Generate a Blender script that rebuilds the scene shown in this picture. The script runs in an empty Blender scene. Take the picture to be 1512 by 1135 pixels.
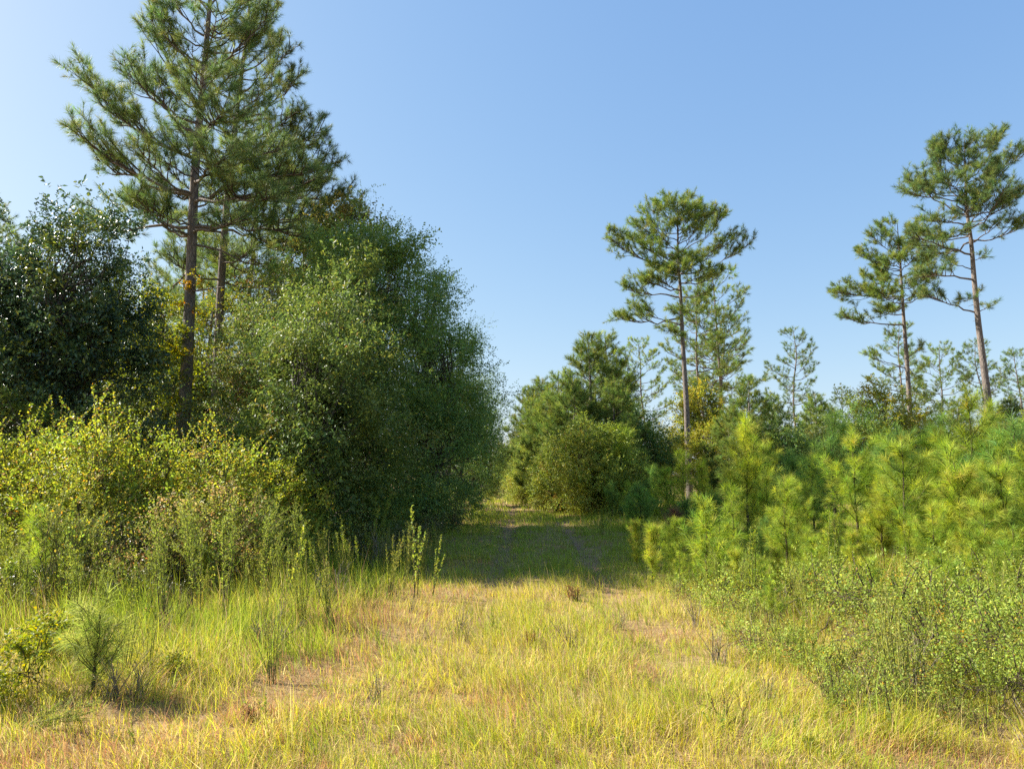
import bpy, math, random
import numpy as np
from mathutils import Vector

# ------------------------------------------------------------------ camera numbers
F, TILT, H = 1050.0, math.radians(7.2), 1.62        # focal length in pixels of a 1512 wide picture, upward tilt, eye height
CT, ST = math.cos(TILT), math.sin(TILT)
scene = bpy.context.scene
COL = scene.collection
SUN_AZ, SUN_EL = math.radians(74), math.radians(37)  # sun: left of straight ahead, above the horizon


def spot(px, py, Y):
    """world point seen at picture position (px, py) at forward distance Y"""
    up = 567.5 - py
    k = Y / (F * CT - up * ST)
    return np.array([(px - 756) * k, Y, H + (F * ST + up * CT) * k])


def xat(px, Y):
    c = Y * CT - H * ST
    return (px - 756) / F * c


def vnoise(x, y, s, seed=0):
    x = np.asarray(x, float) / s; y = np.asarray(y, float) / s
    xi = np.floor(x).astype(np.int64); yi = np.floor(y).astype(np.int64)
    fx = x - xi; fy = y - yi
    fx = fx * fx * (3 - 2 * fx); fy = fy * fy * (3 - 2 * fy)

    def h(a, b):
        n = (a * 374761393 + b * 668265263 + seed * 1442695041) & 0x7fffffff
        n = ((n ^ (n >> 13)) * 1274126177) & 0x7fffffff
        return ((n ^ (n >> 16)) & 0xffff) / 65535.0
    return (h(xi, yi) * (1 - fx) + h(xi + 1, yi) * fx) * (1 - fy) + (h(xi, yi + 1) * (1 - fx) + h(xi + 1, yi + 1) * fx) * fy


def trail_center(y):
    """middle of the two-track trail at forward distance y"""
    y = np.asarray(y, float)
    return 0.55 + 0.0 * y + 0.35 * np.sin((y - 10) / 16.0) - 0.0012 * np.clip(y - 24, 0, 60) ** 2


def rut_depth(x, y):
    c = trail_center(y)
    d = 0
    for s in (-0.85, 0.85):
        d = d + np.exp(-((x - c - s) / 0.22) ** 2)
    return d * (0.50 * np.clip((np.asarray(y, float) - 4) / 3, 0, 1) + 0.50 * np.clip((np.asarray(y, float) - 9.5) / 5, 0, 1)) * (0.55 + 0.45 * vnoise(x, y, 0.7, 8))


def gz(x, y):
    x = np.asarray(x, float); y = np.asarray(y, float)
    z = 0.16 * (vnoise(x, y, 3.1, 1) - 0.5) + 0.05 * (vnoise(x, y, 0.7, 2) - 0.5)
    z = z - 0.07 * rut_depth(x, y)
    r = np.hypot(x, y)
    return z * np.clip(1 - (r - 50) / 60, 0, 1)


# ------------------------------------------------------------------ mesh helpers
def mesh_from(name, V, F_, col=None, mat=None, smooth=False):
    V = np.ascontiguousarray(V, np.float32); F_ = np.ascontiguousarray(F_, np.int32)
    n, k = F_.shape
    me = bpy.data.meshes.new(name)
    me.vertices.add(len(V)); me.vertices.foreach_set('co', V.ravel())
    me.loops.add(n * k); me.loops.foreach_set('vertex_index', F_.ravel())
    me.polygons.add(n); me.polygons.foreach_set('loop_start', np.arange(0, n * k, k, dtype=np.int32))
    if smooth:
        me.polygons.foreach_set('use_smooth', np.ones(n, bool))
    if col is not None:
        c = np.ones((len(V), 4), np.float32); c[:, :3] = col
        a = me.attributes.new('tint', 'FLOAT_COLOR', 'POINT'); a.data.foreach_set('color', c.ravel())
    if mat:
        me.materials.append(mat)
    me.update(); me.validate()
    return me


def crown_mesh(name, fol, wood, mat, wmat):
    """leaves or needles together with the fine twigs that carry them (two materials, one mesh)"""
    V, Fc, c = fol
    if not wood:
        return mesh_from(name, V, Fc, c, mat)
    wV, wF = wood
    t = np.concatenate([wF[:, [0, 1, 2]], wF[:, [0, 2, 3]]]) + len(V)
    me = mesh_from(name, np.concatenate([V, wV]), np.concatenate([Fc, t]), np.concatenate([c, np.full((len(wV), 3), 0.1)]), mat)
    me.materials.append(wmat)
    mi = np.zeros(len(me.polygons), np.int32); mi[len(Fc):] = 1
    me.polygons.foreach_set('material_index', mi)
    return me


def unit(v):
    return v / np.maximum(np.linalg.norm(v, axis=-1, keepdims=True), 1e-9)


def tubes(paths, sides=6):
    """paths: list of (points (n,3), radii (n,)) -> one vertex / quad array; ends closed by tapering"""
    VV, FF, off = [], [], 0
    ang = np.linspace(0, 2 * math.pi, sides, endpoint=False)
    for pts, rad in paths:
        pts = np.asarray(pts, float); rad = np.asarray(rad, float); n = len(pts)
        t = unit(np.gradient(pts, axis=0))
        ref = np.where(np.abs(t[:, 2:3]) < 0.9, np.array([[0, 0, 1.0]]), np.array([[1.0, 0, 0]]))
        if n > 2:
            ref[:] = ref[n // 2]
        a = unit(np.cross(ref, t)); b = np.cross(t, a)
        ring = pts[:, None, :] + rad[:, None, None] * (np.cos(ang)[None, :, None] * a[:, None, :] + np.sin(ang)[None, :, None] * b[:, None, :])
        VV.append(ring.reshape(-1, 3))
        i = np.arange(n - 1)[:, None] * sides; j = np.arange(sides)[None, :]; j2 = (j + 1) % sides
        FF.append(np.stack([i + j, i + j2, i + sides + j2, i + sides + j], -1).reshape(-1, 4) + off)
        off += n * sides
    return np.concatenate(VV), np.concatenate(FF)


def curve(p0, p1, sag, n, rng, wob=0.03):
    """limb from p0 to p1; sag > 0 starts flat and rises to the tip, < 0 arches"""
    t = np.linspace(0, 1, n)[:, None]
    p = p0 + (p1 - p0) * t
    L = np.linalg.norm(p1 - p0)
    p[:, 2] -= (sag * L * np.sin(math.pi * t[:, 0])) * 0.5
    w = rng.normal(0, wob * L, (n, 3)); w[0] = 0; w[-1] = 0
    return p + w * np.sin(math.pi * t) ** 0.5


def palette(rng, n, cols, w=None, jit=0.18):
    cols = np.asarray(cols, float)
    i = rng.choice(len(cols), n, p=None if w is None else np.asarray(w) / np.sum(w))
    c = cols[i] * np.exp(rng.normal(0, jit, (n, 1))) * np.exp(rng.normal(0, jit * 0.3, (n, 3)))
    return c


def needles(P, D, Ln, M, width, seg, th, rng, cols, droop=0.0, bend=False, w=None):
    """brushes of M needles round the last seg metres of twigs ending at P and heading D"""
    n = len(P)
    P = np.repeat(P, M, 0); D = np.repeat(unit(D), M, 0); Ln = np.repeat(np.broadcast_to(Ln, (n,)), M) * rng.uniform(0.7, 1.12, n * M)
    u = rng.uniform(0, 1, n * M)
    r = unit(rng.normal(0, 1, (n * M, 3)))
    perp = unit(r - (r * D).sum(1, keepdims=True) * D)
    ang = np.radians(th[0] + (th[1] - th[0]) * u + rng.normal(0, 9, n * M))
    d = D * np.cos(ang)[:, None] + perp * np.sin(ang)[:, None]
    d[:, 2] -= droop * 0.5
    d = unit(d)
    b = P - D * (u * seg)[:, None]
    s = unit(np.cross(d, unit(rng.normal(0, 1, (n * M, 3))))) * width * 0.5
    tint = np.repeat(palette(rng, n, cols, w, 0.2), M, 0) * np.exp(rng.normal(0, 0.15, (n * M, 1)))
    if not bend:
        tip = b + d * Ln[:, None]
        V = np.stack([b - s, b + s, tip], 1).reshape(-1, 3)
        Fc = np.arange(n * M * 3).reshape(-1, 3)
        return V, Fc, np.repeat(tint, 3, 0)
    m = b + d * (Ln * 0.5)[:, None]
    d2 = d.copy(); d2[:, 2] -= droop; d2 = unit(d2)
    tip = m + d2 * (Ln * 0.5)[:, None]
    V = np.stack([b - s, b + s, m + s * 0.85, m - s * 0.85, tip], 1).reshape(-1, 3)
    o = np.arange(n * M)[:, None] * 5
    Fc = np.concatenate([o + np.array([[0, 1, 2]]), o + np.array([[0, 2, 3]]), o + np.array([[3, 2, 4]])])
    return V, Fc, np.repeat(tint, 5, 0)


def leaves(B, D, L, W, rng, tint, upbias=0.8, fold=0.25):
    """folded diamond leaves: base B, pointing D"""
    n = len(B)
    D = unit(D)
    nr = rng.normal(0, 1, (n, 3)); nr[:, 2] = np.abs(nr[:, 2]) + upbias
    side = unit(np.cross(D, nr)); nrm = np.cross(side, D)
    L = np.broadcast_to(L, (n,)) * rng.uniform(0.6, 1.2, n); W = np.broadcast_to(W, (n,)) * rng.uniform(0.7, 1.2, n)
    mid = B + D * (L * 0.48)[:, None]
    lift = nrm * (W * fold)[:, None]
    V = np.stack([B, mid - side * (W / 2)[:, None] + lift, B + D * L[:, None], mid + side * (W / 2)[:, None] + lift], 1).reshape(-1, 3)
    o = np.arange(n)[:, None] * 4
    Fc = np.stack([o + np.array([[0, 2, 1]]), o + np.array([[0, 3, 2]])], 1).reshape(-1, 3)
    return V, Fc, np.repeat(tint, 4, 0)


def join(parts):
    VV, FF, CC, off = [], [], [], 0
    for V, Fc, c in parts:
        VV.append(V); FF.append(Fc + off); CC.append(c); off += len(V)
    return np.concatenate(VV), np.concatenate(FF), np.concatenate(CC)


# ------------------------------------------------------------------ materials
def nodes(name):
    m = bpy.data.materials.new(name); m.use_nodes = True
    nt = m.node_tree; nt.nodes.clear()
    return m, nt, nt.nodes, nt.links


def foliage(name, trans=0.35, rough=0.5, spec=0.35, tval=1.35, tsat=1.1):
    m, nt, N, L = nodes(name)
    out = N.new('ShaderNodeOutputMaterial')
    at = N.new('ShaderNodeAttribute'); at.attribute_name = 'tint'
    oi = N.new('ShaderNodeObjectInfo')
    mr = N.new('ShaderNodeMapRange'); mr.inputs['To Min'].default_value = 0.88; mr.inputs['To Max'].default_value = 1.12
    L.new(oi.outputs['Random'], mr.inputs['Value'])
    hv = N.new('ShaderNodeHueSaturation'); L.new(at.outputs['Color'], hv.inputs['Color']); L.new(mr.outputs['Result'], hv.inputs['Value'])
    p = N.new('ShaderNodeBsdfPrincipled'); p.inputs['Roughness'].default_value = rough; p.inputs['Specular IOR Level'].default_value = spec
    L.new(hv.outputs['Color'], p.inputs['Base Color'])
    h2 = N.new('ShaderNodeHueSaturation'); h2.inputs['Hue'].default_value = 0.487; h2.inputs['Saturation'].default_value = tsat; h2.inputs['Value'].default_value = tval
    L.new(hv.outputs['Color'], h2.inputs['Color'])
    t = N.new('ShaderNodeBsdfTranslucent'); L.new(h2.outputs['Color'], t.inputs['Color'])
    mx = N.new('ShaderNodeMixShader'); mx.inputs['Fac'].default_value = trans
    L.new(p.outputs[0], mx.inputs[1]); L.new(t.outputs[0], mx.inputs[2]); L.new(mx.outputs[0], out.inputs['Surface'])
    return m


def bark(name, c1, c2, c3, sx=9.0, sz=2.2):
    m, nt, N, L = nodes(name)
    out = N.new('ShaderNodeOutputMaterial'); p = N.new('ShaderNodeBsdfPrincipled'); p.inputs['Roughness'].default_value = 0.9
    p.inputs['Specular IOR Level'].default_value = 0.15
    tc = N.new('ShaderNodeTexCoord'); mp = N.new('ShaderNodeMapping'); mp.inputs['Scale'].default_value = (sx, sx, sz)
    L.new(tc.outputs['Object'], mp.inputs['Vector'])
    vo = N.new('ShaderNodeTexVoronoi'); vo.feature = 'DISTANCE_TO_EDGE'; vo.inputs['Scale'].default_value = 1.6; L.new(mp.outputs[0], vo.inputs['Vector'])
    no = N.new('ShaderNodeTexNoise'); no.inputs['Scale'].default_value = 2.5; no.inputs['Detail'].default_value = 6; L.new(mp.outputs[0], no.inputs['Vector'])
    r1 = N.new('ShaderNodeValToRGB'); r1.color_ramp.elements[0].color = (*c1, 1); r1.color_ramp.elements[1].color = (*c2, 1)
    r1.color_ramp.elements[0].position = 0.02; r1.color_ramp.elements[1].position = 0.22
    L.new(vo.outputs['Distance'], r1.inputs['Fac'])
    mx = N.new('ShaderNodeMix'); mx.data_type = 'RGBA'; L.new(no.outputs['Fac'], mx.inputs['Factor'])
    L.new(r1.outputs['Color'], mx.inputs['A']); mx.inputs['B'].default_value = (*c3, 1)
    L.new(mx.outputs['Result'], p.inputs['Base Color'])
    bp = N.new('ShaderNodeBump'); bp.inputs['Strength'].default_value = 0.8; bp.inputs['Distance'].default_value = 0.03
    L.new(vo.outputs['Distance'], bp.inputs['Height']); L.new(bp.outputs[0], p.inputs['Normal'])
    L.new(p.outputs[0], out.inputs['Surface'])
    return m


def ground_mat(name, a, b, c, s1=1.3, s2=28.0):
    m, nt, N, L = nodes(name)
    out = N.new('ShaderNodeOutputMaterial'); p = N.new('ShaderNodeBsdfPrincipled'); p.inputs['Roughness'].default_value = 0.95
    p.inputs['Specular IOR Level'].default_value = 0.1
    tc = N.new('ShaderNodeTexCoord')
    n1 = N.new('ShaderNodeTexNoise'); n1.inputs['Scale'].default_value = s1; n1.inputs['Detail'].default_value = 5; L.new(tc.outputs['Object'], n1.inputs['Vector'])
    n2 = N.new('ShaderNodeTexNoise'); n2.inputs['Scale'].default_value = s2; n2.inputs['Detail'].default_value = 8; n2.inputs['Roughness'].default_value = 0.75; L.new(tc.outputs['Object'], n2.inputs['Vector'])
    r1 = N.new('ShaderNodeValToRGB'); r1.color_ramp.elements[0].position = 0.38; r1.color_ramp.elements[1].position = 0.62
    r1.color_ramp.elements[0].color = (*a, 1); r1.color_ramp.elements[1].color = (*b, 1); L.new(n1.outputs['Fac'], r1.inputs['Fac'])
    mr = N.new('ShaderNodeMapRange'); mr.inputs['From Min'].default_value = 0.45; mr.inputs['From Max'].default_value = 0.7; L.new(n2.outputs['Fac'], mr.inputs['Value'])
    mx = N.new('ShaderNodeMix'); mx.data_type = 'RGBA'; L.new(mr.outputs['Result'], mx.inputs['Factor']); L.new(r1.outputs['Color'], mx.inputs['A']); mx.inputs['B'].default_value = (*c, 1)
    L.new(mx.outputs['Result'], p.inputs['Base Color'])
    bp = N.new('ShaderNodeBump'); bp.inputs['Strength'].default_value = 0.7; bp.inputs['Distance'].default_value = 0.03
    L.new(n2.outputs['Fac'], bp.inputs['Height']); L.new(bp.outputs[0], p.inputs['Normal'])
    L.new(p.outputs[0], out.inputs['Surface'])
    return m


M_PINE = foliage('pine needles', 0.36, 0.5, 0.16)
M_YOUNG = foliage('young pine needles', 0.46, 0.5, 0.14)
M_LEAF = foliage('oak leaves', 0.38, 0.45, 0.3)
M_GLOSS = foliage('glossy leaves', 0.24, 0.36, 0.45)
M_SHRUB = foliage('shrub leaves', 0.44, 0.5, 0.22)
M_GRASS = foliage('grass blades', 0.45, 0.55, 0.15, 1.25, 1.05)
M_DEAD = foliage('dead needles', 0.15, 0.7, 0.1, 1.0, 1.0)
M_BARK = bark('pine bark', (0.05, 0.040, 0.034), (0.26, 0.215, 0.18), (0.17, 0.145, 0.13))
M_TWIG = bark('twig bark', (0.05, 0.04, 0.03), (0.13, 0.10, 0.07), (0.10, 0.075, 0.05), 30, 12)
M_OAKBARK = bark('oak bark', (0.04, 0.035, 0.03), (0.16, 0.14, 0.12), (0.10, 0.09, 0.08), 14, 5)
M_STALK = bark('green stalk', (0.12, 0.15, 0.03), (0.22, 0.26, 0.06), (0.19, 0.18, 0.06), 30, 12)
M_GREY = bark('dry stalk', (0.16, 0.13, 0.10), (0.30, 0.26, 0.21), (0.24, 0.20, 0.16), 30, 12)
M_GROUND = ground_mat('thatch and soil', (0.21, 0.125, 0.06), (0.28, 0.19, 0.085), (0.40, 0.30, 0.14))
M_DIRT = ground_mat('sandy dirt', (0.20, 0.12, 0.07), (0.27, 0.17, 0.10), (0.33, 0.23, 0.14), 2.5, 40)

# ------------------------------------------------------------------ things from parts
def make(kind, parts, x, y, label, cat, group=None, s=1.0, rz=0.0, z=None, tilt=(0, 0)):
    root = bpy.data.objects.new(kind, None); COL.objects.link(root)
    root.empty_display_size = 0.2
    root.location = (float(x), float(y), float(gz(x, y) - 0.02 if z is None else z))
    root.rotation_euler = (tilt[0], tilt[1], rz); root.scale = (s, s, s)
    root['label'] = label; root['category'] = cat
    if group:
        root['group'] = group
    made = {}
    for nm, me, par in parts:
        o = bpy.data.objects.new(nm, me); COL.objects.link(o)
        o.parent = made.get(par, root)
        made.setdefault(nm, o)
    return root


# ------------------------------------------------------------------ pines
PINE_G = [(0.12, 0.19, 0.06), (0.155, 0.215, 0.06), (0.10, 0.17, 0.068), (0.21, 0.245, 0.065)]
PINE_L = [(0.16, 0.235, 0.052), (0.19, 0.26, 0.055), (0.125, 0.20, 0.056), (0.25, 0.28, 0.06)]


def dress(path, rng, tufts, twigs, r0, t0=0.35, step=0.26, sub=0.50, tstep=0.17):
    """side branches and tufts along a limb"""
    path = np.asarray(path); seg = np.linalg.norm(np.diff(path, axis=0), axis=1); L = seg.sum()
    cum = np.concatenate([[0], np.cumsum(seg)]) / L
    at = lambda t: np.array([np.interp(t, cum, path[:, k]) for k in range(3)])
    d0 = unit(path[-1] - path[-3 if len(path) > 3 else 0])
    tufts.append((path[-1], d0))
    t = t0 + rng.uniform(0, 0.08); side = rng.choice([-1, 1])
    while t < 0.98:
        p = at(t); d = unit(at(min(t + 0.06, 1)) - at(t - 0.06))
        h = unit(np.cross(d, [0, 0, 1.0])) * side
        ln = (sub * L * (1.08 - t) + 0.22) * rng.uniform(0.45, 1.5)
        bd = unit(d * rng.uniform(0.5, 1.0) + h * rng.uniform(0.5, 1.0) + np.array([0, 0, rng.uniform(-0.05, 0.6)]))
        n = 4; q = p + bd * np.linspace(0, ln, n)[:, None]
        q[:, 2] += np.linspace(0, 1, n) ** 2 * ln * rng.uniform(0.0, 0.3)
        q[1:-1] += rng.normal(0, 0.03 * ln, (n - 2, 3))
        twigs.append((q, np.linspace(r0 * 0.35 + 0.004, 0.004, n)))
        e = unit(q[-1] - q[-2]); tufts.append((q[-1], e))
        k = rng.uniform(0.3, 0.6)
        while k < 0.97:
            pp = p + bd * ln * k; pp[2] = np.interp(k, np.linspace(0, 1, n), q[:, 2])
            sd = unit(e + rng.normal(0, 0.75, 3) + np.array([0, 0, 0.35]))
            tl = rng.uniform(0.08, 0.36)
            tufts.append((pp + sd * tl, sd))
            if tl > 0.14:
                twigs.append((np.stack([pp, pp + sd * tl * 0.55, pp + sd * tl]), np.array([0.006, 0.005, 0.004])))
            k += tstep / max(ln, 0.25)
        side = -side
        t += step / L * rng.uniform(0.7, 1.35)


def build_pine(name, rng, trunk_pts, r_base, limbs, cols, M=34, nlen=0.21, nw=0.011, split_limbs=True, stubs=0, dens=2.05):
    """limbs: (start z, end point, sag, dressing start)"""
    tp = np.asarray(trunk_pts, float)
    n = 26
    zz = np.linspace(tp[0, 2], tp[-1, 2], n)
    path = np.stack([np.interp(zz, tp[:, 2], tp[:, 0]), np.interp(zz, tp[:, 2], tp[:, 1]), zz], 1)
    path[1:-1, :2] = (path[:-2, :2] + 2 * path[1:-1, :2] + path[2:, :2]) / 4
    hh = (zz - zz[0]) / (zz[-1] - zz[0])
    rad = r_base * (1.0 - hh) ** 0.72 + 0.012
    rad[0] *= 1.28; rad[1] *= 1.06
    tufts, twigs, lim = [], [], []
    for z0, end, sag, td in limbs:
        p0 = np.array([np.interp(z0, zz, path[:, k]) for k in range(3)]); end = np.asarray(end, float)
        L = np.linalg.norm(end - p0)
        r0 = min(0.013 + 0.0125 * L, np.interp(z0, zz, rad) * 0.55)
        c = curve(p0, end, sag, 9, rng, 0.018)
        lim.append((c, np.linspace(r0, 0.007, 9)))
        if td < 1.0:
            dress(c, rng, tufts, twigs, r0, td, step=0.24 / dens, tstep=0.165 / dens)
    top = path[-1]; tufts.append((top + [0, 0, 0.1], np.array([0, 0, 1.0])))
    for _ in range(stubs):
        z0 = rng.uniform(zz[0] + 0.25 * (zz[-1] - zz[0]), zz[0] + 0.6 * (zz[-1] - zz[0])); a = rng.uniform(0, 6.28); L = rng.uniform(0.2, 0.8)
        p0 = np.array([np.interp(z0, zz, path[:, k]) for k in range(3)])
        lim.append((curve(p0, p0 + L * np.array([math.cos(a), math.sin(a), rng.uniform(-0.3, 0.3)]), 0, 5, rng), np.linspace(0.018, 0.006, 5)))
    parts = []
    V, Fq = tubes([(path, rad)], 12); parts.append(('trunk', mesh_from(name + '_trunk', V, Fq, None, M_BARK, True), None))
    if split_limbs:
        for l in lim:
            V, Fq = tubes([l], 6); parts.append(('limb', mesh_from(name + '_limb', V, Fq, None, M_BARK, True), 'trunk'))
    wood = tubes(twigs if split_limbs else lim + twigs, 4)
    P = np.array([t[0] for t in tufts]); D = np.array([t[1] for t in tufts])
    V, Fc, c = needles(P, D, nlen * rng.uniform(0.75, 1.1, len(P)), M, nw, 0.17, (16, 74), rng, cols)
    parts.append(('crown', crown_mesh(name + '_crown', (V, Fc, c), wood, M_PINE, M_TWIG), None))
    return parts


def pixel_pine(name, seed, Y, trunk_px, r_base, limb_px, cols, auto=None, **kw):
    """a pine measured off the photograph at distance Y; shape is kept relative to its own base"""
    rng = np.random.default_rng(seed)
    tr = np.array([spot(px, py, Y) for px, py in trunk_px])
    bx = tr[0, 0] - (tr[1, 0] - tr[0, 0]) / (tr[1, 2] - tr[0, 2]) * tr[0, 2]
    base = np.array([bx, Y, gz(bx, Y) - 0.05])
    tr = np.concatenate([[base], tr[tr[:, 2] > 0.3]])
    tr[1:-1, 1] += rng.normal(0, 0.04, len(tr) - 2)
    limbs = []
    for py0, ex, ey, dy, sag, td in limb_px:
        z0 = spot(756, py0, Y)[2]
        limbs.append((z0, spot(ex, ey, Y + dy) , sag, td))
    if auto:
        z0a, z1a, n, lm = auto
        zt = tr[-1, 2]
        for i in range(n):
            k = (i + rng.uniform(0, 1)) / n
            z = z0a + (z1a - z0a) * k
            a = math.radians(rng.choice([90, -90]) + rng.uniform(-65, 65))
            L = lm * rng.uniform(0.55, 1.05) * (1 - 0.62 * k)
            px_ = np.interp(z, tr[:, 2], tr[:, 0])
            limbs.append((z, np.array([px_ + L * math.cos(a), Y + L * math.sin(a), z + L * (0.15 + 0.75 * k)]), 0.25, 0.35))
    off = base.copy()
    tr = tr - off; limbs = [(z - off[2], e - off, s, t) for z, e, s, t in limbs]
    return build_pine(name, rng, tr, r_base, limbs, cols, **kw), base


def generic_pine(name, seed, Ht, cb, width, r_base, n, cols, shape='round', **kw):
    rng = np.random.default_rng(seed)
    m = 7; zz = np.linspace(0, Ht, m)
    tr = np.stack([np.cumsum(rng.normal(0, 0.012 * Ht, m)), np.cumsum(rng.normal(0, 0.012 * Ht, m)), zz], 1); tr[0, :2] = 0; tr[1, :2] *= 0.5
    limbs = []; a = rng.uniform(0, 6)
    for i in range(n):
        k = (i + rng.uniform(0, 0.9)) / n
        z = cb + (Ht - cb) * k * 0.97
        a += 2.4 + rng.normal(0, 0.35)
        prof = (1 - k) ** 0.55 * (0.55 + 0.9 * min(k * 3, 0.5)) if shape == 'round' else (1 - k) ** 0.85
        L = width * (prof * rng.uniform(0.6, 1.15) + 0.06)
        x0 = np.interp(z, zz, tr[:, 0]); y0 = np.interp(z, zz, tr[:, 1])
        limbs.append((z, np.array([x0 + L * math.cos(a), y0 + L * math.sin(a), z + L * (0.12 + 0.8 * k)]), rng.uniform(0.1, 0.35), 0.3 if shape == 'round' else 0.18))
    return build_pine(name, rng, tr, r_base, limbs, cols, split_limbs=False, **kw)


# ------------------------------------------------------------------ young pines
YG = [(0.25, 0.35, 0.048), (0.31, 0.39, 0.052), (0.19, 0.30, 0.052), (0.37, 0.42, 0.07)]
YD = [(0.15, 0.265, 0.06), (0.18, 0.29, 0.06), (0.12, 0.23, 0.065), (0.22, 0.31, 0.065)]
YY = [(0.31, 0.39, 0.05), (0.38, 0.42, 0.055), (0.26, 0.35, 0.052), (0.44, 0.43, 0.09)]


def young_pine(name, seed, Ht, width, cols, nper=300, nlen=0.24, nw=0.0046, droop=0.25, bare=0.12, mat=None, low=1.0, up=0.9):
    rng = np.random.default_rng(seed)
    n = 8; zz = np.linspace(0, Ht, n)
    tr = np.stack([rng.normal(0, 0.012 * Ht, n).cumsum() * 0.6, rng.normal(0, 0.012 * Ht, n).cumsum() * 0.6, zz], 1); tr[0, :2] = 0
    tw, shoots = [], []
    z = Ht * bare
    shoots.append(tr[-3:])
    while z < Ht * 0.90:
        k = z / Ht
        for j in range(rng.integers(3, 6)):
            a = rng.uniform(0, 6.28)
            L = (width * 0.94 * (1 - k) ** 0.8 * (0.55 + 0.55 * min(1, k * 3 + low * 0.35)) + 0.14) * rng.uniform(0.45, 1.3)
            p0 = np.array([np.interp(z, zz, tr[:, 0]), np.interp(z, zz, tr[:, 1]), z + rng.uniform(-0.03, 0.03)])
            e = np.array([math.cos(a), math.sin(a), up * rng.uniform(0.55, 1.2)]) ; e = unit(e)
            q = p0 + e * np.linspace(0, L, 5)[:, None]; q[:, 2] += np.linspace(0, 1, 5) ** 2 * L * 0.28
            q[1:] += rng.normal(0, 0.02 * L, (4, 3))
            tw.append((q, np.linspace(0.0025 + 0.0035 * Ht ** 0.8, 0.0018 + 0.0008 * Ht, 5))); shoots.append(q)
            for t in np.arange(0.35, 0.95, 0.16 / max(L, 0.2)):
                if rng.random() < 0.75:
                    pp = q[0] + (q[-1] - q[0]) * t; sl = L * (1.1 - t) * rng.uniform(0.3, 0.65) + 0.06
                    sd = unit(e + rng.normal(0, 0.6, 3) + np.array([0, 0, 0.3]))
                    qq = np.stack([pp, pp + sd * sl * 0.5, pp + sd * sl + [0, 0, 0.1 * sl]])
                    tw.append((qq, np.array([0.004, 0.003, 0.0022]))); shoots.append(qq)
        z += Ht * rng.uniform(0.07, 0.15) + 0.03
    P, D = [], []
    for q in shoots:
        q = np.asarray(q); L = np.linalg.norm(np.diff(q, axis=0), axis=1).sum(); m = max(2, int(L / 0.09))
        for t in np.linspace(0.12 if L > 0.3 else 0.3, 1, m):
            i = t * (len(q) - 1); a0 = int(min(i, len(q) - 2)); p = q[a0] + (q[a0 + 1] - q[a0]) * (i - a0)
            P.append(p); D.append(q[a0 + 1] - q[a0])
    P = np.array(P); D = np.array(D)
    V, Fc, c = needles(P, D, nlen, max(6, int(nper * 0.09)), nw, 0.10, (22, 62), rng, cols, droop, True)
    V[:, 2] = np.maximum(V[:, 2], 0.01)
    rad = np.linspace(0.012 + 0.008 * Ht, 0.006, n)
    Vt, Fq = tubes([(tr, rad)], 8); Vb, Fb = tubes(tw, 4)
    return [('trunk', mesh_from(name + '_trunk', Vt, Fq, None, M_TWIG, True), None),
            ('crown', crown_mesh(name + '_crown', (V, Fc, c), (Vb, Fb), mat or M_YOUNG, M_TWIG), None)]


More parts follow.
